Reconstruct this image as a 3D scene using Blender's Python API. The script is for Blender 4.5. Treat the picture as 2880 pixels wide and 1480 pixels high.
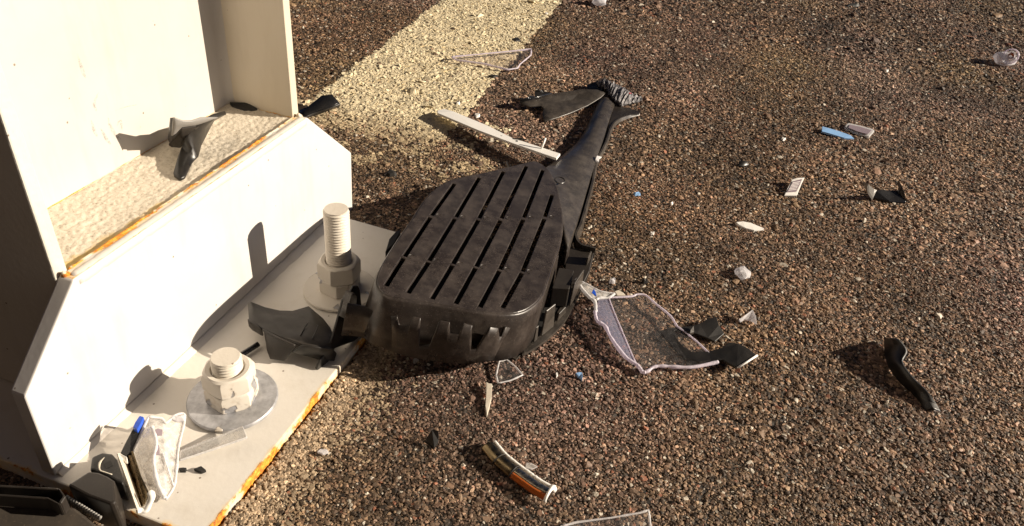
import bpy, bmesh, math, random
import numpy as np
from mathutils import Vector, Matrix, noise as mnoise

for o in list(bpy.data.objects):
    bpy.data.objects.remove(o, do_unlink=True)
scene = bpy.context.scene
COL = scene.collection
random.seed(7)
rng = np.random.default_rng(11)

# ------------------------------------------------------------------ camera
CF = 1874.94                      # focal length in pixels of a 2576 px wide frame
CX, CY = 1288.0, 662.0
R = np.array([[0.32718903, -0.94043068, 0.09239846],
              [0.52877722, 0.26324837, 0.80690455],
              [-0.78316154, -0.21515212, 0.5834103]])     # world -> camera
CAM = np.array([-0.2320, -0.3850, 0.4811])
cam_data = bpy.data.cameras.new("camera")
cam = bpy.data.objects.new("camera", cam_data)
COL.objects.link(cam)
cam_data.sensor_width = 36.0
cam_data.lens = CF / 2576.0 * 36.0
cam_data.clip_start = 0.01
cam_data.clip_end = 400.0
Mw = Matrix(R.T.tolist()).to_4x4()
Mw.translation = Vector(CAM.tolist())
cam.matrix_world = Mw
scene.camera = cam

# ------------------------------------------------------------------ light
SUN_TRAVEL = Vector((-0.33, 1.0, -0.428)).normalized()
elev = math.asin(-SUN_TRAVEL.z)
to_sun = -SUN_TRAVEL
world = bpy.data.worlds.new("World")
scene.world = world
world.use_nodes = True
wn = world.node_tree
bg = wn.nodes["Background"]
sky = wn.nodes.new("ShaderNodeTexSky")
sky.sky_type = 'NISHITA'
sky.sun_disc = False
sky.sun_elevation = elev
sky.sun_rotation = math.atan2(to_sun.x, to_sun.y)
sky.air_density = 0.14
sky.dust_density = 0.3
sky.ozone_density = 0.6
wn.links.new(sky.outputs[0], bg.inputs[0])
bg.inputs[1].default_value = 0.05
sun_data = bpy.data.lights.new("sun", 'SUN')
sun_data.energy = 5.0
sun_data.angle = math.radians(0.5)
sun_data.color = (1.0, 0.87, 0.70)
sun = bpy.data.objects.new("sun", sun_data)
COL.objects.link(sun)
sun.location = (0.5, -3, 2.5)
sun.rotation_euler = SUN_TRAVEL.to_track_quat('-Z', 'Y').to_euler()

vs = scene.view_settings
vs.view_transform = 'Standard'
vs.look = 'None'
vs.exposure = 0.76
vs.gamma = 1.0
vs.use_curve_mapping = False
scene.render.engine = 'CYCLES'
scene.cycles.max_bounces = 8
scene.cycles.transparent_max_bounces = 12

# ------------------------------------------------------------------ measuring helpers
def ray(x, y):
    return R.T @ np.array([x - CX, -(y - CY), -CF]) / CF
def G(x, y, z=0.0):               # where the sight line of a point meets height z
    d = ray(x, y); t = (z - CAM[2]) / d[2]
    return CAM + d * t
def FY(x, y, yy):                 # ... meets the upright plane y = yy
    d = ray(x, y); t = (yy - CAM[1]) / d[1]
    return CAM + d * t
def FP(x, y, p, n):               # ... meets the plane through p with normal n
    d = ray(x, y); t = np.dot(np.asarray(p) - CAM, n) / np.dot(d, n)
    return CAM + d * t
def proj(P):
    q = (np.asarray(P) - CAM) @ R.T
    return np.stack([CX + CF * q[..., 0] / -q[..., 2], CY - CF * q[..., 1] / -q[..., 2]], -1)
def tr(sc, ox, oy):               # coordinates noted on an enlarged crop -> frame
    return lambda x, y: ((x * sc + ox) * 0.89444, (y * sc + oy) * 0.89444)
K3 = tr(800 / 1605, 960, 400)     # housing panel crop
K8 = tr(360 / 1702, 660, 800)
KF = tr(240 / 1135, 880, 780)
KR = tr(280 / 772, 1440, 560)
KN = tr(440 / 2081, 1400, 200)
KB = tr(560 / 2576, 0, 1200)
KL = tr(380 / 1572, 360, 1140)
KG = tr(600 / 2576, 360, 280)
KS = tr(600 / 2482, 1580, 760)
KC = tr(320 / 921, 1300, 980)
KQ = tr(600 / 2207, 2040, 320)
KU = tr(880 / 1574, 2000, 740)
KT = tr(1000 / 2576, 800, 0)
KW = tr(720 / 1644, 1160, 160)

def crom(P, n, closed=False):     # smooth curve through points
    P = np.asarray(P, float); m = len(P)
    segs = m if closed else m - 1
    out = []
    per = max(2, n // segs)
    for i in range(segs):
        if closed:
            a, b, c, d = P[(i - 1) % m], P[i], P[(i + 1) % m], P[(i + 2) % m]
        else:
            a, b, c, d = P[max(i - 1, 0)], P[i], P[i + 1], P[min(i + 2, m - 1)]
        for k in range(per):
            t = k / per
            out.append(0.5 * ((2 * b) + (-a + c) * t + (2 * a - 5 * b + 4 * c - d) * t * t + (-a + 3 * b - 3 * c + d) * t ** 3))
    if not closed:
        out.append(P[-1])
    return np.array(out)

# ------------------------------------------------------------------ object helpers
def mesh_obj(name, verts, faces, mats, parent=None, smooth=False, mat_idx=None, sharp=None):
    verts = np.asarray([list(v) for v in verts], float)
    if parent is None:
        lo, hi = verts.min(0), verts.max(0)
        org = np.array([(lo[0] + hi[0]) / 2, (lo[1] + hi[1]) / 2, lo[2]])
    else:
        p, org = parent, np.zeros(3)
        while p is not None:
            org = org + np.array(p.location); p = p.parent
    me = bpy.data.meshes.new(name)
    me.from_pydata((verts - org).tolist(), [], [list(f) for f in faces])
    if not isinstance(mats, (list, tuple)):
        mats = [mats]
    for m in mats:
        me.materials.append(m)
    if mat_idx is not None:
        for p, i in zip(me.polygons, mat_idx):
            p.material_index = i
    bm = bmesh.new(); bm.from_mesh(me)
    bmesh.ops.recalc_face_normals(bm, faces=bm.faces)
    bm.to_mesh(me); bm.free()
    if smooth:
        for p in me.polygons:
            p.use_smooth = True
        if sharp:
            me.set_sharp_from_angle(angle=math.radians(sharp))
    me.update()
    o = bpy.data.objects.new(name, me)
    COL.objects.link(o)
    if parent is None:
        o.location = org.tolist()
    else:
        o.parent = parent
    return o
def thing(name, label, cat, loc, group=None):
    o = bpy.data.objects.new(name, None)
    o.empty_display_size = 0.02
    COL.objects.link(o)
    o.location = list(loc)
    o['label'] = label; o['category'] = cat
    if group: o['group'] = group
    return o
def tag(o, label, cat, group=None, kind=None):
    o['label'] = label
    if cat: o['category'] = cat
    if group: o['group'] = group
    if kind: o['kind'] = kind
    return o
def bevel(o, w, seg=2):
    b = o.modifiers.new("bevel", 'BEVEL'); b.width = w; b.segments = seg
    b.limit_method = 'ANGLE'; b.angle_limit = math.radians(35)
    return o
def solid(o, t, off=-1):
    s = o.modifiers.new("solid", 'SOLIDIFY'); s.thickness = t; s.offset = off
    return o
def subd(o, n):
    s = o.modifiers.new("sub", 'SUBSURF'); s.levels = n; s.render_levels = n
    return o
def box(x0, x1, y0, y1, z0, z1):
    v = [(x, y, z) for z in (z0, z1) for y in (y0, y1) for x in (x0, x1)]
    f = [(0, 2, 3, 1), (4, 5, 7, 6), (0, 1, 5, 4), (2, 6, 7, 3), (0, 4, 6, 2), (1, 3, 7, 5)]
    return v, f
def join(*parts):
    V, F = [], []
    for v, f in parts:
        k = len(V); V += [tuple(p) for p in v]; F += [tuple(i + k for i in q) for q in f]
    return V, F
def prism(top, bot):              # polygon ring top and bottom, ear-clipped caps
    n = len(top)
    bm = bmesh.new()
    t = [bm.verts.new(tuple(p)) for p in top]
    f = bm.faces.new(t)
    r = bmesh.ops.triangulate(bm, faces=[f])
    bm.verts.index_update()
    idx = {v: i for i, v in enumerate(t)}
    tris = [[idx[v] for v in q.verts] for q in bm.faces]
    bm.free()
    V = [tuple(p) for p in top] + [tuple(p) for p in bot]
    F = [tuple(q) for q in tris] + [tuple(i + n for i in reversed(q)) for q in tris]
    nt = len(F)
    F += [(i, (i + 1) % n, (i + 1) % n + n, i + n) for i in range(n)]
    return V, F, nt
def tube(path, rad, n=6, flat=1.0, up=(0, 0, 1), caps=True):
    path = np.asarray(path, float); m = len(path)
    if np.isscalar(rad): rad = [rad] * m
    V, F = [], []
    up = np.asarray(up, float)
    for i in range(m):
        t = path[min(i + 1, m - 1)] - path[max(i - 1, 0)]
        t /= np.linalg.norm(t) + 1e-12
        a = np.cross(t, up); a /= np.linalg.norm(a) + 1e-9
        b = np.cross(a, t)
        for k in range(n):
            th = 2 * math.pi * k / n
            V.append(path[i] + rad[i] * (math.cos(th) * a + math.sin(th) * b * flat))
    for i in range(m - 1):
        for k in range(n):
            F.append((i * n + k, i * n + (k + 1) % n, (i + 1) * n + (k + 1) % n, (i + 1) * n + k))
    if caps:
        F.append(tuple(range(n))); F.append(tuple(range((m - 1) * n, m * n)))
    return V, F
def loft(sections, closed=False, caps=False):
    m = len(sections); n = len(sections[0])
    V = [tuple(p) for s in sections for p in s]
    F = []
    for i in range(m - 1):
        for k in range(n if closed else n - 1):
            F.append((i * n + k, i * n + (k + 1) % n, (i + 1) * n + (k + 1) % n, (i + 1) * n + k))
    if caps:
        F.append(tuple(range(n))); F.append(tuple(range((m - 1) * n, m * n)))
    return V, F
def board(a, b, z0, h, th, taper=0.0):    # upright plate between two points
    a = np.array([a[0], a[1], z0]); b = np.array([b[0], b[1], z0])
    d = (b - a) / np.linalg.norm(b - a); s = np.array([-d[1], d[0], 0]) * th / 2
    u = np.array([0, 0, h])
    ta, tb = a + d * taper, b - d * taper
    V = [a - s, a + s, b + s, b - s, ta - s + u, ta + s + u, tb + s + u, tb - s + u]
    F = [(0, 1, 2, 3), (4, 5, 6, 7), (0, 1, 5, 4), (1, 2, 6, 5), (2, 3, 7, 6), (3, 0, 4, 7)]
    return V, F

# ------------------------------------------------------------------ material helpers
class NT:
    def __init__(s, name):
        s.m = bpy.data.materials.new(name); s.m.use_nodes = True
        s.t = s.m.node_tree; s.b = s.t.nodes["Principled BSDF"]; s.out = s.t.nodes["Material Output"]
    def n(s, typ, **kw):
        x = s.t.nodes.new("ShaderNode" + typ)
        for k, v in kw.items():
            if k.startswith("i_"):
                key = k[2:]
                x.inputs[int(key) if key.isdigit() else key].default_value = v
            else:
                setattr(x, k, v)
        return x
    def l(s, a, b):
        s.t.links.new(a, b)
    def pos(s):
        return s.n("NewGeometry").outputs["Position"]
    def noise(s, scale, detail=4, rough=0.6, vec=None, out="Fac"):
        x = s.n("TexNoise"); x.inputs["Scale"].default_value = scale
        x.inputs["Detail"].default_value = detail; x.inputs["Roughness"].default_value = rough
        s.l(vec if vec is not None else s.pos(), x.inputs["Vector"])
        return x.outputs[out]
    def ramp(s, fac, stops, interp='LINEAR'):
        x = s.n("ValToRGB"); x.color_ramp.interpolation = interp
        e = x.color_ramp.elements
        while len(e) < len(stops): e.new(0.5)
        for el, (p, c) in zip(e, stops):
            el.position = p
            el.color = (c, c, c, 1) if np.isscalar(c) else (*c, 1)
        s.l(fac, x.inputs[0]); return x.outputs[0]
    def math(s, op, a, b=None, clamp=False):
        x = s.n("Math", operation=op, use_clamp=clamp)
        for i, v in enumerate((a, b)):
            if v is None: continue
            if np.isscalar(v): x.inputs[i].default_value = v
            else: s.l(v, x.inputs[i])
        return x.outputs[0]
    def mix(s, fac, a, b, mode='MIX'):
        x = s.n("Mix", data_type='RGBA', blend_type=mode)
        for sock, v in ((x.inputs[0], fac), (x.inputs[6], a), (x.inputs[7], b)):
            if isinstance(v, (tuple, list)): sock.default_value = (*v, 1)
            elif np.isscalar(v): sock.default_value = v
            else: s.l(v, sock)
        return x.outputs[2]
    def bump(s, h, strength, dist):
        x = s.n("Bump"); x.inputs["Strength"].default_value = strength; x.inputs["Distance"].default_value = dist
        s.l(h, x.inputs["Height"]); s.l(x.outputs[0], s.b.inputs["Normal"])
    def base(s, c):
        if isinstance(c, (tuple, list)): s.b.inputs["Base Color"].default_value = (*c, 1)
        else: s.l(c, s.b.inputs["Base Color"])
    def rough(s, r):
        if np.isscalar(r): s.b.inputs["Roughness"].default_value = r
        else: s.l(r, s.b.inputs["Roughness"])

def plastic(name, c, r=0.45, dust=0.25, dustcol=(0.16, 0.13, 0.10), scratch=True, spec=0.5):
    s = NT(name)
    d = s.ramp(s.noise(60, 6, 0.7), [(0.42, 0.0), (0.75, dust)])
    d2 = s.ramp(s.noise(900, 2, 0.5), [(0.62, 0.0), (0.72, dust * 1.6)])
    col = s.mix(d, c, dustcol)
    col = s.mix(d2, col, dustcol)
    s.base(col)
    s.rough(s.ramp(s.noise(25, 5, 0.6), [(0.3, max(r - 0.12, 0.05)), (0.7, min(r + 0.2, 1))]))
    s.b.inputs["Specular IOR Level"].default_value = spec
    if scratch:
        mp = s.n("Mapping"); mp.inputs["Scale"].default_value = (60, 900, 300); mp.inputs["Rotation"].default_value = (0.2, 0.3, 0.7)
        s.l(s.pos(), mp.inputs[0])
        s.bump(s.noise(1.0, 3, 0.6, mp.outputs[0]), 0.12, 0.0006)
    return s.m

def paint(name, rust=(), base=(0.62, 0.59, 0.54), specks=True, stain=0.5, bumpy=0.12, rmul=1.0):
    """Off-white coating; rust = (axis, value, width) lines along which it has broken open."""
    s = NT(name)
    P = s.pos()
    dirt = s.ramp(s.noise(14, 5, 0.6), [(0.40, 0.0), (0.85, 0.35)])
    col = s.mix(dirt, base, (base[0] * 0.86, base[1] * 0.80, base[2] * 0.68))
    mpg = s.n("Mapping"); mpg.inputs["Scale"].default_value = (38, 38, 7); s.l(P, mpg.inputs[0])
    gr = s.ramp(s.noise(1.0, 6, 0.65, mpg.outputs[0]), [(0.52, 0.0), (0.78, 0.28)])
    col = s.mix(gr, col, (base[0] * 0.62, base[1] * 0.56, base[2] * 0.47))
    if specks:
        v = s.n("TexVoronoi"); v.inputs["Scale"].default_value = 95
        s.l(P, v.inputs["Vector"])
        wn_ = s.math('LESS_THAN', v.outputs["Distance"], 0.085)
        gate = s.math('GREATER_THAN', s.noise(33, 2, 0.5), 0.56)
        col = s.mix(s.math('MULTIPLY', s.math('MULTIPLY', wn_, gate), 0.8), col, (0.13, 0.09, 0.06))
    if rust:
        sep = s.n("SeparateXYZ"); s.l(P, sep.inputs[0])
        n1 = s.noise(70, 8, 0.72); n2 = s.noise(17, 3, 0.5)
        tot = None
        for ax, val, w in rust:
            d = s.math('ABSOLUTE', s.math('SUBTRACT', sep.outputs[ax], val))
            m = s.math('SUBTRACT', 1.0, s.math('DIVIDE', d, w))
            tot = m if tot is None else s.math('MAXIMUM', tot, m)
        f = s.math('ADD', tot, s.math('MULTIPLY', s.math('SUBTRACT', n1, 0.5), 1.5))
        f = s.math('ADD', f, s.math('MULTIPLY', s.math('SUBTRACT', n2, 0.5), 1.6 * stain))
        f = s.math('ADD', s.math('MULTIPLY', s.math('SUBTRACT', f, 0.0), s.ramp(s.noise(24, 3, 0.6), [(0.36, 0.38), (0.60, 1.05)])), 0.0)
        halo = s.ramp(f, [(0.25, 0.0), (0.62, 0.75)])
        col = s.mix(halo, col, (0.74, 0.52, 0.20))
        core = s.ramp(f, [(0.52, 0.0), (0.64, 1.0)])
        rc = s.ramp(s.noise(240, 5, 0.7), [(0.28, (0.14, 0.035, 0.012)), (0.42, (0.48, 0.14, 0.02)), (0.55, (0.72, 0.32, 0.03)), (0.72, (0.82, 0.55, 0.14))])
        col = s.mix(core, col, rc)
        s.rough(s.math('MULTIPLY_ADD', core, 0.4) if False else s.math('ADD', s.math('MULTIPLY', core, 0.4), 0.45))
        h = s.math('ADD', s.math('MULTIPLY', core, s.noise(600, 4, 0.7)), s.math('MULTIPLY', s.noise(220, 3, 0.5), 0.25))
    else:
        s.rough(0.45)
        h = s.noise(220, 4, 0.5)
    s.bump(h, bumpy * 2, 0.0015)
    s.base(col)
    return s.m

def clear(name, tint=(0.96, 0.95, 0.94), dust=0.04, gloss=0.5, fac=0.16, dustcol=(0.75, 0.72, 0.70)):
    s = NT(name)
    tr_ = s.n("BsdfTransparent"); tr_.inputs[0].default_value = (*tint, 1)
    s.base(dustcol); s.rough(0.12); s.b.inputs["Specular IOR Level"].default_value = gloss
    gl = s.n("BsdfGlossy"); gl.inputs["Roughness"].default_value = 0.06; gl.inputs["Color"].default_value = (1, 1, 1, 1)
    fr = s.n("Math", operation='MULTIPLY_ADD'); fr.inputs[1].default_value = 0.10; fr.inputs[2].default_value = 0.012
    lw = s.n("LayerWeight"); lw.inputs[0].default_value = 0.35; s.l(s.math('POWER', lw.outputs[1], 3.0), fr.inputs[0])
    m1 = s.n("MixShader"); s.l(fr.outputs[0], m1.inputs[0]); s.l(tr_.outputs[0], m1.inputs[1]); s.l(gl.outputs[0], m1.inputs[2])
    m2 = s.n("MixShader")
    d = s.ramp(s.noise(180, 6, 0.75), [(0.35, dust * 0.3), (0.75, min(1.0, dust + fac))])
    s.l(d, m2.inputs[0]); s.l(m1.outputs[0], m2.inputs[1]); s.l(s.b.outputs[0], m2.inputs[2])
    s.l(m2.outputs[0], s.out.inputs[0])
    return s.m

def frosted(name, c=(0.86, 0.80, 0.90), trans=0.3):
    s = NT(name)
    col = s.ramp(s.noise(350, 3, 0.6), [(0.3, tuple(x * 0.72 for x in c)), (0.7, c)])
    s.base(col); s.rough(0.25)
    tl = s.n("BsdfTranslucent"); s.l(col, tl.inputs[0])
    tp = s.n("BsdfTransparent"); tp.inputs[0].default_value = (0.95, 0.93, 0.97, 1)
    m = s.n("MixShader"); m.inputs[0].default_value = 0.35
    s.l(s.b.outputs[0], m.inputs[1]); s.l(tl.outputs[0], m.inputs[2])
    m2 = s.n("MixShader"); m2.inputs[0].default_value = trans
    s.l(m.outputs[0], m2.inputs[1]); s.l(tp.outputs[0], m2.inputs[2])
    s.l(m2.outputs[0], s.out.inputs[0])
    return s.m

def metal(name, c, r=0.3):
    s = NT(name)
    col = s.ramp(s.noise(120, 5, 0.6), [(0.3, tuple(x * 0.7 for x in c)), (0.7, c)])
    s.base(col); s.b.inputs["Metallic"].default_value = 1.0
    s.rough(s.ramp(s.noise(200, 4, 0.6), [(0.3, r), (0.7, min(1, r + 0.25))]))
    return s.m

M = {}
M['black'] = plastic("black_plastic", (0.011, 0.010, 0.009), 0.38, 0.08)
M['panel'] = plastic("worn_black_plastic", (0.023, 0.018, 0.0155), 0.28, 0.30, (0.17, 0.14, 0.12))
M['neck'] = plastic("satin_black_plastic", (0.032, 0.027, 0.023), 0.33, 0.30, (0.20, 0.17, 0.14))
M['matt'] = plastic("matt_black_plastic", (0.019, 0.015, 0.012), 0.45, 0.08)
M['gloss'] = plastic("gloss_black_plastic", (0.012, 0.012, 0.013), 0.14, 0.06)
M['deep'] = plastic("deep_black_plastic", (0.012, 0.011, 0.010), 0.6, 0.04, scratch=False)
M['white'] = plastic("white_plastic", (0.86, 0.84, 0.80), 0.4, 0.10, (0.45, 0.38, 0.30), scratch=False)
M['cream'] = plastic("cream_plastic", (0.66, 0.60, 0.50), 0.4, 0.3, (0.36, 0.30, 0.22), scratch=False)
M['blue'] = plastic("blue_lacquer", (0.30, 0.52, 0.86), 0.2, 0.15, (0.05, 0.10, 0.30), scratch=False)
M['deepblue'] = plastic("deep_blue_plastic", (0.02, 0.09, 0.55), 0.25, 0.05, scratch=False)
M['orange'] = plastic("orange_reflector", (0.42, 0.10, 0.015), 0.22, 0.2, (0.20, 0.05, 0.01))
M['red'] = plastic("red_plastic", (0.6, 0.02, 0.02), 0.2, 0.0, scratch=False)
M['clear_grey'] = clear("clear_plastic_dull", (0.94, 0.93, 0.92), 0.62, 0.5, 0.2, (0.52, 0.51, 0.49))
M['clear'] = clear("clear_plastic")
M['clear_dim'] = clear("clear_plastic_dusty", (0.965, 0.955, 0.955), 0.012, 0.5, 0.06)
M['clear_white'] = clear("clear_plastic_milky", (0.94, 0.93, 0.92), 0.30, 0.5, 0.35, (0.85, 0.83, 0.80))
M['edge'] = frosted("cracked_clear_edge", (0.95, 0.88, 0.98), 0.16)
M['edge_blue'] = frosted("bluish_clear_wall", (0.55, 0.56, 0.74), 0.66)
M['edge_white'] = frosted("cracked_white_edge", (0.96, 0.95, 0.95), 0.10)
M['crystal'] = frosted("crazed_crystal_plastic", (0.96, 0.95, 0.97), 0.22)
M['chrome'] = metal("browned_chrome", (0.55, 0.47, 0.36), 0.16)
M['chrome_dark'] = metal("dark_chrome", (0.22, 0.17, 0.10), 0.18)
M['steel'] = metal("galvanised_steel", (0.62, 0.62, 0.64), 0.32)
M['grey'] = plastic("lightened_black_plastic", (0.26, 0.25, 0.235), 0.35, 0.2, (0.12, 0.10, 0.09))  # black plastic made lighter, with gloss and sunlit tone in its colour
M['smoke'] = plastic("smoky_lens", (0.30, 0.24, 0.27), 0.15, 0.1, scratch=False)

# painted steel of the column
zt = 0.1497
M['p_web'] = paint("paint_web", [(2, 0.1476, 0.0010)], (0.53, 0.505, 0.47), bumpy=0.05)
M['p_flange'] = paint("paint_flange_bounce", [(2, 0.1485, 0.003)], (0.59, 0.53, 0.43), bumpy=0.05)  # yellower base puts light bounced off the web into the colour
M['p_flange_l'] = paint("paint_flange_edge", [], (0.60, 0.575, 0.52), bumpy=0.15)
M['p_gusset'] = paint("paint_gusset", [(0, -0.0006, 0.0016), (2, 0.1500, 0.0006)], (0.60, 0.58, 0.565), bumpy=0.08)
M['p_plate'] = paint("paint_base_plate", [(1, -0.1270, 0.0058), (0, -0.006, 0.0072)], (0.69, 0.655, 0.60), bumpy=0.2, stain=1.2)
M['p_bolt'] = paint("paint_bolt", [], (0.62, 0.575, 0.505), specks=True, bumpy=0.12)
M['p_weld'] = paint("paint_weld", [(0, 0.0, 0.006)], (0.61, 0.58, 0.54), specks=False, bumpy=0.3)
M['p_weldr'] = paint("paint_weld_seam", [(2, 0.1490, 0.0040)], (0.62, 0.58, 0.51), specks=False, bumpy=0.4, stain=1.3)

def flaked(name, th=0.575):                 # white paint flaked off bare zinc in big scales
    s = NT(name)
    f = s.noise(24, 4, 0.55)
    k = s.ramp(f, [(th, 0.0), (th + 0.008, 1.0)])
    z = s.ramp(s.noise(150, 4, 0.6), [(0.3, (0.30, 0.30, 0.31)), (0.7, (0.50, 0.50, 0.52))])
    ed = s.ramp(f, [(th - 0.015, 0.0), (th - 0.001, 1.0), (th + 0.009, 1.0), (th + 0.017, 0.0)])
    pc = s.mix(s.ramp(s.noise(60, 5, 0.7), [(0.55, 0), (0.8, 0.5)]), (0.62, 0.575, 0.505), (0.36, 0.24, 0.11))
    col = s.mix(k, pc, z)
    col = s.mix(s.math('MULTIPLY', ed, 0.30), col, (0.20, 0.15, 0.10))
    s.base(col); s.rough(0.45)
    s.l(s.math('MULTIPLY', k, 0.5), s.b.inputs["Metallic"])
    s.bump(s.math('SUBTRACT', s.math('MULTIPLY', s.noise(300, 3, 0.5), 0.2), k), 0.6, 0.0008)
    return s.m
M['flaked'] = flaked("paint_flaked_zinc")
M['zinc'] = flaked("bare_zinc_with_paint", 0.44)

def grout_mat():
    s = NT("painted_grout")
    n = s.noise(420, 5, 0.7)
    sep = s.n("SeparateXYZ"); s.l(s.pos(), sep.inputs[0])
    c = s.ramp(n, [(0.30, (0.26, 0.20, 0.14)), (0.44, (0.60, 0.535, 0.43)), (0.7, (0.66, 0.60, 0.505))])
    # yellow seep along the front joint, strongest towards the low end
    d = s.math('DIVIDE', s.math('ABSOLUTE', s.math('SUBTRACT', sep.outputs[1], 0.012)), 0.010)
    m = s.math('SUBTRACT', 1.0, d)
    xg = s.math('MULTIPLY', s.math('SUBTRACT', 0.20, sep.outputs[0]), 5.0)
    f = s.math('ADD', s.math('ADD', m, xg), s.math('MULTIPLY', s.math('SUBTRACT', s.noise(60, 5, 0.7), 0.5), 2.2))
    c = s.mix(s.ramp(f, [(0.35, 0.0), (0.9, 0.85)]), c, (0.62, 0.43, 0.13))
    s.base(c); s.rough(0.85)
    s.bump(n, 0.7, 0.0012)
    return s.m
M['grout'] = grout_mat()

def stone_mat():
    s = NT("asphalt_stone")
    a = s.n("Attribute", attribute_type='INSTANCER', attribute_name="col")
    c = s.mix(s.ramp(s.noise(900, 3, 0.7), [(0.35, 0.0), (0.7, 0.5)]), a.outputs["Color"], (0.030, 0.023, 0.017))
    s.base(c); s.rough(0.62)
    s.b.inputs["Specular IOR Level"].default_value = 0.35
    return s.m
M['stone'] = stone_mat()

def ground_mat():
    s = NT("asphalt_binder")
    v = s.n("TexVoronoi"); v.inputs["Scale"].default_value = 230; s.l(s.pos(), v.inputs["Vector"])
    c = s.mix(s.ramp(v.outputs["Distance"], [(0.1, 0.75), (0.55, 0.0)]), (0.010, 0.007, 0.005), (0.055, 0.038, 0.025), 'MIX')
    c = s.mix(s.ramp(s.noise(500, 4, 0.7), [(0.4, 0.0), (0.7, 0.6)]), c, (0.060, 0.042, 0.028))
    s.base(c); s.rough(0.8)
    s.bump(s.ramp(v.outputs["Distance"], [(0.0, 1.0), (0.7, 0.0)]), 0.8, 0.003)
    return s.m
M['ground'] = ground_mat()

# ------------------------------------------------------------------ ground
wall_m = NT("sky_block_brown")
wall_m.base(wall_m.ramp(wall_m.noise(6, 6, 0.6), [(0.3, (0.045, 0.028, 0.018)), (0.7, (0.07, 0.045, 0.03))])); wall_m.rough(0.9)
V, F = box(-0.95, -0.64, -1.6, 5.0, -0.1, 4.5)
bw = mesh_obj("sky_block_wall", V, F, wall_m.m)  # added out of view to block sky light and darken the column's left side
bw['kind'] = 'structure'; bw['label'] = 'unseen dark brown wall added to keep sky light off the column'
gv, gf = [(-60, -60, 0), (60, -60, 0), (60, 60, 0), (-60, 60, 0)], [(0, 1, 2, 3)]
ground = mesh_obj("ground", gv, gf, M['ground'])
ground.location.z = -0.0005
ground['kind'] = 'structure'; ground['label'] = 'worn brown asphalt ground'

def stone_nodes(name, mat, seeds=7):
    ng = bpy.data.node_groups.new(name, 'GeometryNodeTree')
    ng.interface.new_socket("Geometry", in_out='INPUT', socket_type='NodeSocketGeometry')
    ng.interface.new_socket("Geometry", in_out='OUTPUT', socket_type='NodeSocketGeometry')
    N = ng.nodes.new; L = ng.links.new
    gi, go = N('NodeGroupInput'), N('NodeGroupOutput')
    jn = N('GeometryNodeJoinGeometry')
    for k in range(seeds):
        ico = N('GeometryNodeMeshIcoSphere'); ico.inputs['Radius'].default_value = 1.0; ico.inputs['Subdivisions'].default_value = 2
        sp = N('GeometryNodeSetPosition')
        p = N('GeometryNodeInputPosition')
        nz = N('ShaderNodeTexNoise'); nz.noise_dimensions = '4D'; nz.inputs['W'].default_value = 3.7 * k + 1
        nz.inputs['Scale'].default_value = 0.95; nz.inputs['Detail'].default_value = 2.0
        L(p.outputs[0], nz.inputs['Vector'])
        sub = N('ShaderNodeVectorMath'); sub.operation = 'SUBTRACT'; sub.inputs[1].default_value = (0.5, 0.5, 0.5)
        L(nz.outputs['Color'], sub.inputs[0])
        scl = N('ShaderNodeVectorMath'); scl.operation = 'SCALE'; scl.inputs['Scale'].default_value = 1.9
        L(sub.outputs[0], scl.inputs[0])
        add = N('ShaderNodeVectorMath'); add.operation = 'ADD'
        L(p.outputs[0], add.inputs[0]); L(scl.outputs[0], add.inputs[1])
        mn = N('ShaderNodeVectorMath'); mn.operation = 'MINIMUM'; mn.inputs[1].default_value = (9, 9, (0.32, 0.42, 0.38, 0.55, 0.9, 0.35, 1.2)[k])
        L(add.outputs[0], mn.inputs[0])
        L(ico.outputs[0], sp.inputs['Geometry']); L(mn.outputs[0], sp.inputs['Position'])
        sm = N('GeometryNodeSetMaterial'); sm.inputs['Material'].default_value = mat
        L(sp.outputs[0], sm.inputs['Geometry'])
        gt = N('GeometryNodeGeometryToInstance'); L(sm.outputs[0], gt.inputs[0])
        L(gt.outputs[0], jn.inputs[0])
    iop = N('GeometryNodeInstanceOnPoints')
    L(gi.outputs[0], iop.inputs['Points']); L(jn.outputs[0], iop.inputs['Instance'])
    iop.inputs['Pick Instance'].default_value = True
    for nm, dt, sock in (("idx", 'INT', 'Instance Index'), ("rot", 'FLOAT_VECTOR', 'Rotation'), ("scl", 'FLOAT_VECTOR', 'Scale')):
        na = N('GeometryNodeInputNamedAttribute'); na.data_type = dt; na.inputs[0].default_value = nm
        L(na.outputs[0], iop.inputs[sock])
    L(iop.outputs[0], go.inputs[0])
    return ng
STONES = stone_nodes("stones", M['stone'])

def stone_field(name, P, rad, col, flat=(0.45, 0.8)):
    n = len(P)
    me = bpy.data.meshes.new(name)
    me.vertices.add(n); me.vertices.foreach_set("co", np.asarray(P, np.float32).ravel())
    a = me.attributes.new("idx", 'INT', 'POINT'); a.data.foreach_set("value", rng.integers(0, 7, n).astype(np.int32))
    rot = np.stack([rng.normal(0, 0.22, n), rng.normal(0, 0.22, n), rng.uniform(0, 6.283, n)], 1)
    a = me.attributes.new("rot", 'FLOAT_VECTOR', 'POINT'); a.data.foreach_set("vector", rot.astype(np.float32).ravel())
    s = np.stack([rad * rng.uniform(0.75, 1.25, n), rad * rng.uniform(0.75, 1.25, n), rad * rng.uniform(*flat, n)], 1)
    a = me.attributes.new("scl", 'FLOAT_VECTOR', 'POINT'); a.data.foreach_set("vector", s.astype(np.float32).ravel())
    c4 = np.concatenate([col, np.ones((n, 1))], 1)
    a = me.attributes.new("col", 'FLOAT_COLOR', 'POINT'); a.data.foreach_set("color", c4.astype(np.float32).ravel())
    me.materials.append(M['stone'])
    o = bpy.data.objects.new(name, me); COL.objects.link(o)
    md = o.modifiers.new("stones", 'NODES'); md.node_group = STONES
    return o

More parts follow.
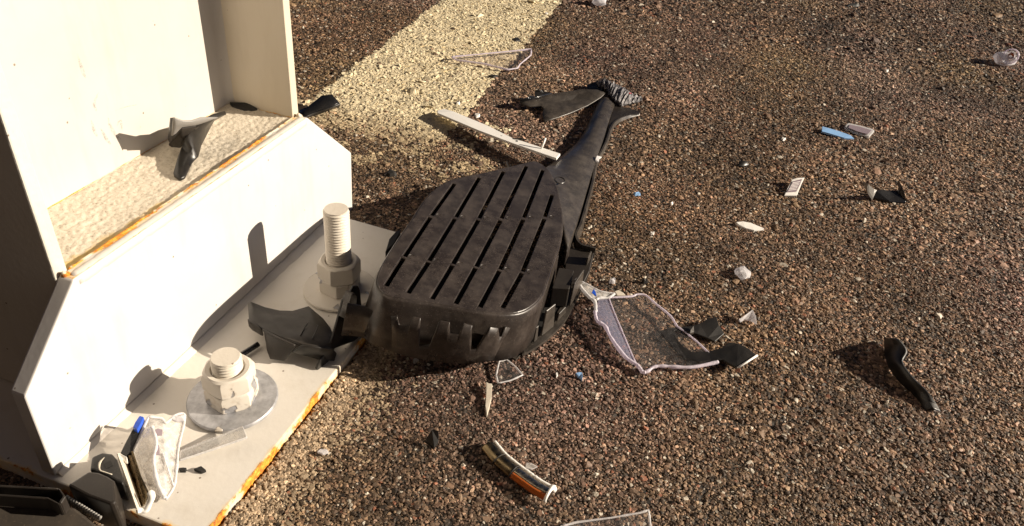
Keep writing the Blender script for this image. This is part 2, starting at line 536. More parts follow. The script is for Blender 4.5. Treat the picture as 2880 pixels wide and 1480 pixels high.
def vnoise(x, y, s, seed):        # cheap smooth value noise on arrays
    gx, gy = x * s + seed * 17.3, y * s - seed * 9.1
    ix, iy = np.floor(gx), np.floor(gy); fx, fy = gx - ix, gy - iy
    fx, fy = fx * fx * (3 - 2 * fx), fy * fy * (3 - 2 * fy)
    h = lambda a, b: np.modf(np.abs(np.sin(a * 127.1 + b * 311.7 + seed * 74.7) * 43758.5453))[0]
    return (h(ix, iy) * (1 - fx) + h(ix + 1, iy) * fx) * (1 - fy) + (h(ix, iy + 1) * (1 - fx) + h(ix + 1, iy + 1) * fx) * fy

PLX0, PLX1, PLY0, PLY1, PLZ = -0.003, 0.396, -0.1255, 0.172, 0.012
def candidates():
    out = []
    for d0, d1, sp in ((0.0, 0.70, 0.00185), (0.70, 1.05, 0.0023), (1.05, 1.7, 0.0031), (1.7, 2.9, 0.0050)):
        xs = np.arange(-0.40, 2.6, sp); ys = np.arange(-1.6, 1.45, sp * 0.866)
        X, Y = np.meshgrid(xs, ys)
        X = X + (np.arange(len(ys)) % 2)[:, None] * sp / 2
        X = X + rng.uniform(-.42, .42, X.shape) * sp; Y = Y + rng.uniform(-.42, .42, Y.shape) * sp
        d = np.hypot(X - CAM[0], Y - CAM[1]); d = np.hypot(d, CAM[2])
        P3 = np.stack([X, Y, np.zeros_like(X)], -1)
        q = (P3 - CAM) @ R.T
        ok = (d >= d0) & (d < d1) & (q[..., 2] < -0.1)
        px = proj(P3)
        mg = 150
        ok &= (px[..., 0] > -mg) & (px[..., 0] < 2576 + mg) & (px[..., 1] > -mg * 0.6) & (px[..., 1] < 1324 + mg)
        ok &= ~((X > PLX0 + .001) & (X < PLX1 - .001) & (Y > PLY0 + .001) & (Y < PLY1))
        out.append(np.stack([X[ok], Y[ok], np.full(ok.sum(), sp)], 1))
    return np.concatenate(out)
A = candidates()
ax, ay, asp = A[:, 0], A[:, 1], A[:, 2]
n = len(A)
rad = asp * np.clip(rng.lognormal(-0.50, 0.34, n), 0.30, 1.45)
big = rng.random(n) < 0.030
rad[big] *= rng.uniform(1.25, 2.1, big.sum())
patch = vnoise(ax, ay, 9, 1) * 0.6 + vnoise(ax, ay, 30, 2) * 0.4
fine = vnoise(ax, ay, 120, 3)
az = -rad * 0.34 + rng.normal(0, 0.00034, n) + (fine - 0.5) * 0.0009
pits = (vnoise(ax, ay, 75, 5) > 0.84)
az[pits] -= 0.0004
tone = np.clip(rng.lognormal(-0.06, 0.52, n), 0.22, 2.6)
pal = np.array([[0.290, 0.192, 0.120], [0.315, 0.205, 0.128], [0.265, 0.180, 0.116], [0.310, 0.212, 0.128], [0.32, 0.200, 0.132]])
pal = pal * np.array([0.92, 0.90, 0.95])
col = pal[rng.integers(0, len(pal), n)] * tone[:, None] * (0.36 + 0.98 * patch)[:, None] * np.stack([np.ones(n), 0.94 + 0.12 * vnoise(ax, ay, 6, 21), 0.84 + 0.30 * vnoise(ax, ay, 6, 22)], 1)
col *= (0.80 + 0.42 * vnoise(ax, ay, 3.1, 41))[:, None]
crk = np.abs(vnoise(ax, ay, 4.5, 51) - 0.5 + 0.03 * (vnoise(ax, ay, 40, 52) - 0.5)) < 0.0035
crk &= vnoise(ax, ay, 2.0, 53) > 0.62
col[crk] *= 0.35; az[crk] -= 0.0012
dk = rng.random(n) < 0.17
col[dk] *= 0.30
pale = rng.random(n) < 0.038
col[pale] = np.array([0.62, 0.55, 0.45]) * rng.uniform(0.6, 1.25, (pale.sum(), 1))
redd = rng.random(n) < 0.012
col[redd] = np.array([0.40, 0.17, 0.10]) * rng.uniform(0.7, 1.2, (redd.sum(), 1))
# painted line
la, lb = G(800, 235)[:2], G(1115, 0)[:2]
ra, rb = G(1165, 295)[:2], G(1455, 0)[:2]
ld = (lb - la) / np.linalg.norm(lb - la)
ln = np.array([ld[1], -ld[0]])
wid = np.dot(ra - la, ln)
along = (ax - la[0]) * ld[0] + (ay - la[1]) * ld[1]
across = (ax - la[0]) * ln[0] + (ay - la[1]) * ln[1]
wob = (vnoise(ax, ay, 60, 7) - 0.5) * 0.012
inside = (across > wob) & (across < wid + wob)
wear = vnoise(ax, ay, 38, 8) * 0.5 + vnoise(ax, ay, 110, 9) * 0.5
L1 = (G(1100, 370)[:2] - la) @ ld
keep = np.clip(1.0 - np.clip((-along) / max(-L1, 0.05), 0, 1.6) * 0.62, 0.0, 1) * (1 - 0.35 * np.clip((along - 0.9), 0, 1))
prob = np.clip(keep + (wear - 0.5) * 0.75, 0, 1)
# worn spill of old paint spread beside the foot of the line
q = np.abs(across - wid * 0.5) / (wid * 0.9)
spill = (along < 0.02) & (along > L1 * 2.2) & (q < 1)
painted = inside & (along > L1 * 2.1) & (rng.random(n) < prob) & (az > -rad * 0.34 - 0.0011)
painted |= spill & (rng.random(n) < np.clip((wear - 0.50) * 1.6, 0, 0.8))
col[painted] = (lambda f: np.array([0.90, 0.78, 0.53]) * (1 - f) + np.array([0.42, 0.30, 0.17]) * f)(np.clip(-along[painted] / max(-L1, 0.05), 0, 1)[:, None] * 0.75) * rng.uniform(0.70, 1.12, (painted.sum(), 1)) * (0.85 + 0.3 * wear[painted])[:, None]
# sandy dust close to the plate
dx = np.maximum(np.maximum(PLX0 - ax, ax - PLX1), 0); dy = np.maximum(PLY0 - ay, 0)
dp = np.hypot(dx, dy)
sand = (ay < PLY0 + 0.01) & (dp < 0.075) & (rng.random(n) < np.clip(1.15 - dp / 0.055 + (wear - 0.5), 0, 0.85))
col[sand] = np.array([0.42, 0.32, 0.21]) * rng.uniform(0.6, 1.35, (sand.sum(), 1))
P = np.stack([ax, ay, az], 1)
agg = stone_field("asphalt_aggregate", P[~painted], rad[~painted], col[~painted])
tag(agg, 'coarse brown asphalt stones covering the ground', None, kind='stuff')
P[painted, 2] = P[painted, 2] * 0.55 + 0.0002
mark = stone_field("road_marking", P[painted], rad[painted] * 1.32, col[painted], (0.24, 0.40))
tag(mark, 'worn cream yellow painted line on the asphalt', None, kind='structure')
# the film of paint that still bridges the stones
st = 0.0016
na, nc = int((1.55 - L1 * 1.25) / st), int(wid / st)
aa = L1 * 1.25 + np.arange(na + 1) * st; cc_ = np.arange(nc + 1) * st
AA, CC = np.meshgrid(aa, cc_, indexing='ij')
FX = la[0] + AA * ld[0] + CC * ln[0]; FYY = la[1] + AA * ld[1] + CC * ln[1]
FZ = 0.00005 + (vnoise(FX, FYY, 260, 31) - 0.5) * 0.0011 + (vnoise(FX, FYY, 120, 3) - 0.5) * 0.0006
wr2 = vnoise(FX, FYY, 38, 8) * 0.5 + vnoise(FX, FYY, 110, 9) * 0.5
kp = np.clip(1.0 - np.clip(-AA / max(-L1, 0.05), 0, 1.6) * 0.62, 0, 1)
keepf = (np.clip(kp + (wr2 - 0.5) * 0.75, 0, 1) * 0.80 > vnoise(FX, FYY, 330, 33) * 0.6 + rng.random(FX.shape) * 0.4)
wb = (vnoise(FX, FYY, 60, 7) - 0.5) * 0.012
keepf &= (CC > wb + 0.002) & (CC < wid + wb - 0.002)
idx = np.arange(FX.size).reshape(FX.shape)
q4 = np.stack([idx[:-1, :-1], idx[1:, :-1], idx[1:, 1:], idx[:-1, 1:]], -1)[keepf[:-1, :-1]]
fm = NT("road_paint")
fm.base(fm.mix(fm.ramp(fm.noise(260, 5, 0.7), [(0.38, 0.75), (0.62, 0.0)]), (0.88, 0.76, 0.52), (0.50, 0.36, 0.20))); fm.rough(0.7)
film = mesh_obj("paint_film", np.stack([FX.ravel(), FYY.ravel(), FZ.ravel()], 1), q4.tolist(), fm.m, mark, smooth=True)
film['kind'] = 'stuff'
# grit heaped against the front edge of the plate
nb = 9000
bx_ = rng.uniform(-0.03, 0.41, nb); t = np.abs(rng.normal(0, 0.014, nb))
by_ = PLY0 - 0.0025 - t
bh = 0.0075 * np.exp(-(t / 0.014) ** 2) * (0.45 + 0.8 * vnoise(bx_, by_, 40, 4))
bz = rng.uniform(0.0, 1.0, nb) ** 0.5 * bh - 0.0005
sel = np.ones(nb, bool)
gx2 = rng.uniform(-0.075, 0.12, 3500); gy2 = rng.uniform(-0.30, -0.12, 3500)
bP = np.stack([bx_, by_, bz], 1)
bc = np.array([0.40, 0.30, 0.20]) * rng.lognormal(0, 0.42, (nb, 1)) * np.array([1, 1, 1])
grit = stone_field("grit", bP, rng.uniform(0.0007, 0.0017, nb), bc, (0.6, 0.95))
tag(grit, 'sandy grit heaped along the rusty front edge of the base plate', None, kind='stuff')

# ------------------------------------------------------------------ steel column
X0, X1, TF = 0.057, 0.357, 0.0107
YT, YB = 0.0125, 0.1625
colm = thing("steel_column", 'off-white painted steel column foot with gusset and rust-edged base plate', 'column', (0.207, 0.0875, 0.0))
HCOL = 2.6
def fillet(cx, cy, r, a0, a1, k=6):
    return [(cx + r * math.cos(math.radians(a0 + (a1 - a0) * i / k)), cy + r * math.sin(math.radians(a0 + (a1 - a0) * i / k))) for i in range(k + 1)]
xi0, xi1, yw0, yw1, r_ = X0 + TF - 0.001, X1 - TF + 0.001, 0.0850, 0.0921, 0.010
prof = fillet(xi0 + r_, yw0 - r_, r_, 180, 90) + fillet(xi1 - r_, yw0 - r_, r_, 90, 0) + fillet(xi1 - r_, yw1 + r_, r_, 0, -90) + fillet(xi0 + r_, yw1 + r_, r_, 270, 180)
V, F, _ = prism([(x, y, HCOL) for x, y in prof], [(x, y, 0.013) for x, y in prof])
mesh_obj("web", V, F, M['p_web'], colm, smooth=True, sharp=30)
for xa, mt in ((X0, M['p_flange_l']), (X1 - TF, M['p_flange'])):
    V, F = box(xa, xa + TF, YT, YB, 0.013, HCOL)
    bevel(mesh_obj("flange", V, F, mt, colm), 0.0012, 2)
gp = [(0.0, 0.0125), (0.0012, 0.0930), (0.0600, zt), (0.3530, zt), (0.4345, 0.0735), (0.4325, -0.004), (0.398, -0.004), (0.398, 0.0125)]
V, F, _ = prism([(x, 0.0, z) for x, z in gp], [(x, 0.0123, z) for x, z in gp])
bevel(mesh_obj("gusset_plate", V, F, M['p_gusset'], colm), 0.0014, 3)
V, F = box(PLX0, PLX1, PLY0, PLY1, -0.012, PLZ)
bevel(mesh_obj("base_plate", V, F, M['p_plate'], colm), 0.0012, 2)
# grout fill: rough top between web and gusset
nx, ny = 230, 58
gx = np.linspace(X0 + TF + 0.0003, X1 - TF - 0.0003, nx); gy = np.linspace(0.0127, 0.0848, ny)
V, F = [], []
for j in range(ny):
    for i in range(nx):
        p = Vector((gx[i], gy[j], 0))
        h = mnoise.fractal(p * 240, 0.7, 2.0, 4) * 0.0007 + mnoise.noise(p * 40) * 0.0010
        e = max(0, (gx[i] - 0.315) / 0.03)
        h += 0.002 * e * e * (1 if gy[j] > 0.03 else gy[j] / 0.03)
        V.append((gx[i], gy[j], 0.1470 + h))
F = [(j * nx + i, j * nx + i + 1, (j + 1) * nx + i + 1, (j + 1) * nx + i) for j in range(ny - 1) for i in range(nx - 1)]
mesh_obj("grout_fill", V, F, M['grout'], colm, smooth=True)
# weld bead along gusset foot, lumpy
def bead(name, a, b, r0, r1, mat, wob=0.18, k=90, flat=1.0, n=10):
    a, b = np.array(a), np.array(b)
    pts = [a + (b - a) * i / k for i in range(k + 1)]
    rr = [(r0 + (r1 - r0) * i / k) * (1 + wob * mnoise.noise(Vector((i * 0.55, r0 * 900, 3.1)))) for i in range(k + 1)]
    V, F = tube(pts, rr, n, flat)
    return mesh_obj(name, V, F, mat, colm, smooth=True, sharp=60)
def fillet_weld(a, b, l0, l1, k=110):
    secs = []
    for i in range(k + 1):
        t = i / k; x = a + (b - a) * t
        l = (l0 + (l1 - l0) * t) * (1 + 0.14 * mnoise.noise(Vector((i * 0.4, 0, 1.3))))
        sag = 0.9
        secs.append([(x, 0.0003, PLZ - 0.001), (x, 0.0003, PLZ + l * 0.85), (x, -l * 0.22 * sag, PLZ + l * 0.58), (x, -l * 0.5, PLZ + l * 0.34),
                     (x, -l * 0.8, PLZ + l * 0.12), (x, -l * 1.05, PLZ - 0.001)])
    V, F = loft(secs)
    return mesh_obj("weld_bead", V, F, M['p_weld'], colm, smooth=True)
fillet_weld(0.002, 0.394, 0.0045, 0.0085)
V, F = tube([(x, 0.0050, zt - 0.0046) for x in np.linspace(0.064, 0.350, 80)], [0.0056 * (1 + 0.10 * mnoise.noise(Vector((x * 160, 8, 0)))) for x in np.linspace(0.064, 0.350, 80)], 14)
mesh_obj("weld_bead", V, F, M['p_weld'], colm, smooth=True)
V, F = tube([(x, 0.0118 + 0.0012 * mnoise.noise(Vector((x * 90, 2, 0))), zt - 0.0006) for x in np.linspace(0.068, 0.346, 120)],
            [0.0014 * (1 + 0.8 * mnoise.noise(Vector((x * 260, 5, 0)))) for x in np.linspace(0.068, 0.346, 120)], 7)
mesh_obj("weld_bead", V, F, M['p_weldr'], colm, smooth=True)
for xa in (X0 + TF / 2, X1 - TF / 2):
    pts = [(xa + 0.0015 * math.sin(i), 0.0095 - 0.0002 * i, zt - 0.007 + 0.0022 * i) for i in range(6)]
    V, F = tube(pts, [0.0036, 0.0044, 0.0042, 0.0034, 0.0022, 0.0008], 10)
    subd(mesh_obj("weld_bead", V, F, M['p_weldr'] if xa < 0.1 else M['p_flange'], colm, smooth=True), 1)
# dark scuffs left on the web
def scuffs():
    s = NT("scuff_mark"); s.base((0.27, 0.27, 0.28)); s.rough(0.6)
    tp = s.n("BsdfTransparent"); m = s.n("MixShader")
    s.l(s.ramp(s.noise(330, 5, 0.8), [(0.42, 0.0), (0.66, 0.5)]), m.inputs[0]); s.l(tp.outputs[0], m.inputs[1]); s.l(s.b.outputs[0], m.inputs[2])
    s.l(m.outputs[0], s.out.inputs[0])
    return s.m
M['scuff'] = scuffs()
K1 = tr(1040 / 1721, 0, 0)
SC = [[(425, 560), (440, 610), (455, 640)], [(470, 600), (495, 645), (518, 675)], [(505, 550), (515, 590), (545, 635), (565, 650)], [(525, 520), (580, 500), (640, 488)],
      [(460, 430), (440, 480), (450, 520)], [(545, 590), (560, 560), (570, 610)], [(360, 250), (385, 330), (400, 365)]]
for ln_ in SC:
    pts = crom([FY(*K1(*p), 0.0846) for p in ln_], 12)
    w = [0.0016 * math.sin(math.pi * (i + 0.6) / (len(pts) + 0.2)) for i in range(len(pts))]
    V, F = [], []
    for p, ww in zip(pts, w):
        V += [(p[0] - ww, 0.08475, p[2]), (p[0] + ww, 0.08475, p[2])]
    F = [(2 * i, 2 * i + 1, 2 * i + 3, 2 * i + 2) for i in range(len(pts) - 1)]
    mesh_obj("scuff_mark", V, F, M['scuff'], colm)

# ------------------------------------------------------------------ anchor bolts
def hexnut(cx, cy, z0, z1, af, rot, hole=0.012):
    V, F = [], []
    rc = af / math.sqrt(3); seg = 36
    rings = [(z0, 0.965), (z0 + 0.0012, 1.0), (z1 - 0.0034, 1.0), (z1 - 0.0012, 0.0), (z1, -1)]
    def hexr(th):
        a = (th - rot) % (math.pi / 3) - math.pi / 6
        return af / 2 / math.cos(a)
    for z, kind in rings:
        for k in range(seg):
            th = 2 * math.pi * k / seg + rot
            rr = hexr(th)
            if kind == 0.0: rr = min(rr, af / 2 * 1.055)
            elif kind == -1: rr = min(rr, af / 2) * 0.93
            elif kind != 1.0: rr = min(rr, af / 2 * 1.09)
            V.append((cx + rr * math.cos(th), cy + rr * math.sin(th), z))
    for k in range(seg):
        th = 2 * math.pi * k / seg + rot
        V.append((cx + hole * 1.13 * math.cos(th), cy + hole * 1.13 * math.sin(th), z1 - 0.0004))
    for k in range(seg):
        th = 2 * math.pi * k / seg + rot
        V.append((cx + hole * math.cos(th), cy + hole * math.sin(th), z1 - 0.003))
    m = len(rings) + 2
    for i in range(m - 1):
        for k in range(seg):
            F.append((i * seg + k, i * seg + (k + 1) % seg, (i + 1) * seg + (k + 1) % seg, (i + 1) * seg + k))
    return V, F
def lathe(cx, cy, prof, seg=48, tilt=None):
    V, F = [], []
    for r, z in prof:
        for k in range(seg):
            th = 2 * math.pi * k / seg
            V.append((cx + r * math.cos(th), cy + r * math.sin(th), z))
    m = len(prof)
    for i in range(m - 1):
        for k in range(seg):
            F.append((i * seg + k, i * seg + (k + 1) % seg, (i + 1) * seg + (k + 1) % seg, (i + 1) * seg + k))
    F.append(tuple(range((m - 1) * seg, m * seg)))
    return V, F
def anchor(label, bx, by, top, zl, zu, r0, r1, wash_mat, nut_lo, nut_hi, wr=0.0355):
    t = thing("anchor_bolt", label, 'bolt', (bx, by, PLZ), "anchor bolts on the base plate")
    V, F = lathe(bx, by, [(0.0125, PLZ + 0.0006), (wr - 0.0008, PLZ + 0.0006), (wr, PLZ + 0.0014), (wr, PLZ + 0.0036), (wr - 0.0009, PLZ + 0.0044), (0.0125, PLZ + 0.0044)], 64)
    mesh_obj("washer", V, F, wash_mat, t, smooth=True, sharp=30)
    zw = PLZ + 0.0046
    V, F = hexnut(bx + 0.0004, by, zw, zl, 0.036, r0)
    mesh_obj("nut", V, F, nut_lo, t, smooth=True, sharp=28)
    V, F = hexnut(bx, by, zl + 0.0004, zu, 0.036, r1)
    mesh_obj("nut", V, F, nut_hi, t, smooth=True, sharp=28)
    # threaded stud: helical thread
    pitch, seg, V, F = 0.0030, 40, [], []
    turns = (top - 0.0012 - (zu - 0.004)) / pitch
    nz_ = int(turns * 8)
    rows = nz_ + 1
    for i in range(rows):
        for k in range(seg):
            th = 2 * math.pi * k / seg
            z = zu - 0.004 + pitch * (i / 8.0)
            ph = (z / pitch + th / (2 * math.pi)) % 1.0
            tri = abs(ph * 2 - 1)
            rr = 0.0120 - 0.0016 * max(0, (tri - 0.15) / 0.85)
            if z > top - 0.002: rr = min(rr, 0.0112)
            V.append((bx + rr * math.cos(th), by + rr * math.sin(th), z))
    for k in range(seg):
        th = 2 * math.pi * k / seg
        V.append((bx + 0.0108 * math.cos(th), by + 0.0108 * math.sin(th), top))
    for i in range(rows):
        for k in range(seg):
            F.append((i * seg + k, i * seg + (k + 1) % seg, (i + 1) * seg + (k + 1) % seg, (i + 1) * seg + k))
    F.append(tuple(range(rows * seg, (rows + 1) * seg)))
    mesh_obj("threaded_rod", V, F, M['p_bolt'], t, smooth=True, sharp=50)
    return t
anchor('tall threaded anchor bolt rising between the gusset and the black mirror housing', 0.2768, -0.0731, 0.1075, 0.0315, 0.0505, 0.35, 0.12, M['flaked'], M['flaked'], M['p_bolt'])
anchor('short anchor bolt with paint flaked off its zinc washer', 0.1125, -0.0681, 0.0615, 0.0330, 0.0500, 0.28, 0.36, M['zinc'], M['flaked'], M['flaked'])

# ------------------------------------------------------------------ mirror housing
PN = np.array([0.107, -0.15, 1.0]); PN /= np.linalg.norm(PN)
PP0 = np.array([0.28, -0.128, 0.0865])
def onpanel(x, y):
    return FP(*K3(x, y), PP0, PN)
hs = thing("mirror_housing", 'broken black plastic wing mirror housing with a slotted panel and long neck', 'mirror housing', (0.36, -0.20, 0.0))
outl = [(203, 785), (225, 838), (285, 873), (500, 905), (700, 940), (880, 963), (1000, 958), (1080, 918), (1132, 855), (1180, 720), (1230, 570), (1246, 450), (1232, 330), (1200, 220),
        (1160, 150), (1100, 110), (1040, 118), (800, 175), (640, 208), (545, 255), (470, 330), (400, 440), (330, 540), (230, 700)]
E1 = np.array([1.0, 0, 0]); E1 = E1 - (E1 @ PN) * PN; E1 /= np.linalg.norm(E1); E2 = np.cross(PN, E1)
def to2(p): d = p - PP0; return np.array([d @ E1, d @ E2])
def to3(q, dep=0.0): return PP0 + E1 * q[0] + E2 * q[1] - PN * dep
O2 = crom([to2(onpanel(*p)) for p in outl], 96, True)
slot_b = [(252, 810), (377, 850), (512, 884), (646, 910), (782, 930), (910, 934)]
slot_l = [(345, 662), (487, 685), (622, 703), (752, 717), (887, 733), (1014, 746)]
slot_l2 = [(362, 636), (500, 660), (634, 678), (765, 694), (900, 710), (1028, 722)]
slot_u = [(496, 432), (634, 440), (768, 447), (893, 450), (1022, 446), (1142, 442)]
slot_u2 = [(516, 404), (652, 414), (782, 420), (908, 420), (1034, 416), (1152, 412)]
slot_t = [(638, 234), (778, 200), (914, 166), (1044, 136), (1137, 158), (1190, 298)]
mix2 = lambda a, b, f: [(p[0] + (q[0] - p[0]) * f, p[1] + (q[1] - p[1]) * f) for p, q in zip(a, b)]
slot_l, slot_l2 = mix2(slot_l, slot_l2, 0.30), mix2(slot_l2, slot_l, 0.30)
slot_u, slot_u2 = mix2(slot_u, slot_u2, 0.30), mix2(slot_u2, slot_u, 0.30)
slots = []
for a, b in ((slot_b, slot_l), (slot_l2, slot_u), (slot_u2, slot_t)):
    for p, q in zip(a, b):
        p2, q2 = to2(onpanel(*p)), to2(onpanel(*q))
        d = (q2 - p2) / np.linalg.norm(q2 - p2); s = np.array([-d[1], d[0]]) * 0.0022
        slots.append([p2 - s, p2 + s, q2 + s, q2 - s])
bm = bmesh.new()
edges = []
def loop2(pts):
    vs_ = [bm.verts.new((*p, 0)) for p in pts]
    for i in range(len(vs_)):
        edges.append(bm.edges.new((vs_[i], vs_[(i + 1) % len(vs_)])))
loop2(O2)
for s in slots: loop2(s)
bmesh.ops.triangle_fill(bm, edges=edges, use_beauty=True, use_dissolve=False)
# drop any fill that landed inside a slot
def insl(c):
    for s in slots:
        sg = [np.cross(s[(i + 1) % 4] - s[i], c - s[i]) for i in range(4)]
        if all(v > 0 for v in sg) or all(v < 0 for v in sg): return True
    return False
kill = [f for f in bm.faces if insl(np.array(f.calc_center_median()[:2]))]
bmesh.ops.delete(bm, geom=kill, context='FACES')
bm.verts.ensure_lookup_table(); bm.verts.index_update()
V2 = [np.array(v.co[:2]) for v in bm.verts]; F2 = [[v.index for v in f.verts] for f in bm.faces]
bm.free()
o = mesh_obj("slotted_panel", [to3(q) for q in V2], F2, M['panel'], hs)
if o.data.polygons[0].normal.z < 0: o.data.flip_normals()
solid(o, 0.0042, -1); bevel(o, 0.0005, 1)
# rib ticks: small half-round ejector marks beside each slot break
for a in (slot_u2, slot_l2):
    for p in a:
        c = to2(onpanel(p[0] + 42, p[1] + 4)); rr = 0.0034
        pts = [to3(c + rr * np.array([math.cos(t), math.sin(t)]), -0.0001) for t in np.linspace(-0.4, 3.3, 12)]
        V, F = tube(pts, 0.00035, 4)
        mesh_obj("mould_mark", V, F, M['panel'], o)
# black sheet added under the left part of the panel to darken its slots
pan = [(225, 838), (285, 868), (500, 900), (700, 934), (880, 955), (940, 900), (960, 700), (900, 500), (840, 300), (800, 182), (640, 214), (545, 262), (470, 338), (405, 445), (335, 545), (240, 700), (212, 785)]
pv = [to3(to2(onpanel(*p)), 0.026) for p in pan]
V, F, _ = prism(pv, [p - PN * 0.002 for p in pv])
mesh_obj("slot_dark_sheet", V, F, M['deep'], hs)
# wall under the panel
cen = O2.mean(0)
def outward(k):
    a, b = O2[(k - 1) % len(O2)], O2[(k + 1) % len(O2)]
    t = b - a; nn = np.array([t[1], -t[0]]); nn /= np.linalg.norm(nn)
    return nn if np.dot(nn, O2[k] - cen) > 0 else -nn
secs = []
for dep, off in ((0.0008, -0.0004), (0.003, 0.0010), (0.014, 0.0022), (0.030, 0.0040), (0.050, 0.0055)):
    secs.append([to3(O2[k] + outward(k) * off, dep) for k in range(len(O2))])
secs = [[(p[0], p[1], max(p[2], 0.004)) for p in s] for s in secs]
V, F = loft(secs, closed=True)
o = mesh_obj("side_wall", V, F, M['panel'], hs, smooth=True)
solid(o, 0.002, 0)
# toothed band round the front
bb = [(0, 1088), (120, 1102), (300, 1185), (500, 1230), (650, 1247), (800, 1238), (940, 1207), (1045, 1165)]
zb_ = [0.042, 0.040, 0.035, 0.031, 0.030, 0.027, 0.015, 0.003]
B3 = crom([G(*K3(*p), z) for p, z in zip(bb, zb_)], 280)
hh = np.arange(0, 0.085, 0.0006)
gridp = proj(B3[:, None, :] + hh[None, :, None] * PN)
teeth = [(0, 905), (60, 915), (120, 925), (172, 950), (174, 952), (168, 1090), (195, 1102), (235, 1040), (252, 972), (318, 985), (325, 1032), (385, 1040), (400, 985), (450, 995), (443, 1148),
         (500, 1142), (550, 1018), (555, 1008), (612, 1020), (614, 1075), (665, 1082), (690, 1022), (738, 1034), (730, 1170), (762, 1165), (812, 1080), (838, 1042), (884, 1050), (888, 1098),
         (902, 1098), (922, 1045), (1008, 1048)]
TS, TH = [], []
for p in teeth:
    d = gridp - np.array(K3(*p)); k = np.argmin((d ** 2).sum(-1)); i, j = divmod(k, len(hh))
    if TS and i <= TS[-1]: i = TS[-1] + 1
    TS.append(i); TH.append(hh[j])
cols = np.arange(0, TS[-1] + 1)
ht = np.interp(cols, TS, TH)
rim_n = []
V, F = [], []
for c, h in zip(cols, ht):
    b = B3[c]
    for f in (0, 0.33, 0.66, 1.0):
        lean = 0.0022 * math.sin(f * math.pi * 0.5)
        t = B3[min(c + 1, len(B3) - 1)] - B3[max(c - 1, 0)]; nn = np.array([t[1], -t[0], 0]); nn /= np.linalg.norm(nn)
        V.append(b + PN * h * f - nn * lean * 0)
F = [(4 * i + k, 4 * i + 4 + k, 4 * i + 5 + k, 4 * i + 1 + k) for i in range(len(cols) - 1) for k in range(3)]
o = mesh_obj("toothed_band", V, F, M['panel'], hs, smooth=True, sharp=40)
solid(o, 0.0016, 0)
# torn bracket hanging off the band over the base plate
fa, fb = G(800, 931, PLZ), G(886, 862, PLZ)
dd = fb - fa; fn = np.array([dd[1], -dd[0], 0]); fn /= np.linalg.norm(fn)
def onfin(x, y, off=0.0): return FP(*KF(x, y), fa + fn * off, fn)
fin = [(50, 1225), (90, 1255), (180, 1180), (250, 1040), (330, 880), (420, 790), (600, 835), (655, 640), (650, 380), (630, 180), (600, 110), (540, 120), (500, 200), (430, 260), (395, 320), (335, 560), (255, 830), (205, 980), (95, 1110)]
ft = [onfin(*p) for p in fin]
V, F, _ = prism(ft, [p - fn * 0.0022 for p in ft])
bevel(mesh_obj("torn_bracket", V, F, M['black'], hs), 0.0006, 2)
clip = crom([onfin(*p, 0.006) for p in [(392, 520), (430, 400), (468, 225), (505, 200), (545, 225), (540, 330), (532, 400), (570, 450), (620, 472)]], 40)
V, F = loft([[p + fn * 0.0035 + np.array([0, 0, .0004]), p - fn * 0.0035 + np.array([0, 0, .0004]), p - fn * 0.0035 - np.array([0.0005, 0, .0006]), p + fn * 0.0035 - np.array([0.0005, 0, .0006])] for p in clip], closed=True, caps=True)
mesh_obj("spring_clip", V, F, M['neck'], hs, smooth=True, sharp=40)
# neck
Ls = [(1372, 428), (1400, 408), (1430, 383), (1458, 356), (1478, 322), (1494, 286), (1511, 254)]
Rs = [(1424, 622), (1450, 552), (1478, 460), (1497, 400), (1515, 349), (1527, 310), (1544, 262)]
lz = [0.026, 0.012, 0.005, 0.003, 0.003, 0.003, 0.003]; rz = [0.030, 0.022, 0.015, 0.011, 0.009, 0.008, 0.007]
ar = [0.007, 0.009, 0.009, 0.008, 0.007, 0.006, 0.006]
Lp = crom([G(*p, z) for p, z in zip(Ls, lz)], 42); Rp = crom([G(*p, z) for p, z in zip(Rs, rz)], 42)
arr = np.interp(np.linspace(0, 6, len(Lp)), range(7), ar)
secs = []
for l, r, a in zip(Lp, Rp, arr):
    s = [l - np.array([0, 0, l[2] - 0.002])]
    for t in np.linspace(0, 1, 15):
        p = l + (r - l) * t; p = p + np.array([0, 0, a * math.sin(math.pi * t ** 0.8)])
        s.append(p)
    s.append(r + np.array([0, 0, -0.003])); s.append(np.array([r[0], r[1], 0.003]))
    secs.append(s)
V, F = loft(secs)
o = mesh_obj("neck", V, F, M['neck'], hs, smooth=True, sharp=45)
solid(o, 0.002, -1)
# round boss moulded on the neck root
bc_ = G(*K3(1232, 215), 0.0365)
pts = [bc_ + 0.0075 * np.array([math.cos(t), math.sin(t) * 0.8, 0.10 * math.sin(t)]) for t in np.linspace(0, 2 * math.pi, 25)]
V, F = tube(pts, 0.0007, 5); mesh_obj("boss_ring", V, F, M['black'], o)
# outer rim and floor of the groove
rimpx = [(1499, 624), (1480, 619), (1463, 614), (1453, 602), (1450, 585), (1462, 560), (1479, 501), (1491, 456), (1500, 407), (1524, 358), (1538, 319), (1555, 300), (1581, 290), (1607, 284)]
rimz = [0.016] * 6 + [0.014, 0.012, 0.010, 0.009, 0.008, 0.007, 0.006, 0.005]
rim = crom([G(*p, z) for p, z in zip(rimpx, rimz)], 90)
secs = []
for i, p in enumerate(rim):
    t = rim[min(i + 1, len(rim) - 1)] - rim[max(i - 1, 0)]; nn = np.array([t[1], -t[0], 0]); nn /= np.linalg.norm(nn)
    w = 0.0012
    secs.append([p + nn * w, p - nn * w, np.array([p[0], p[1], 0.002]) - nn * w, np.array([p[0], p[1], 0.002]) + nn * 2.4 * w])
V, F = loft(secs, closed=True, caps=True)
mesh_obj("outer_rim", V, F, M['neck'], hs, smooth=True, sharp=35)
fl = [np.array([p[0], p[1], 0.003]) for p in rim[25:]]
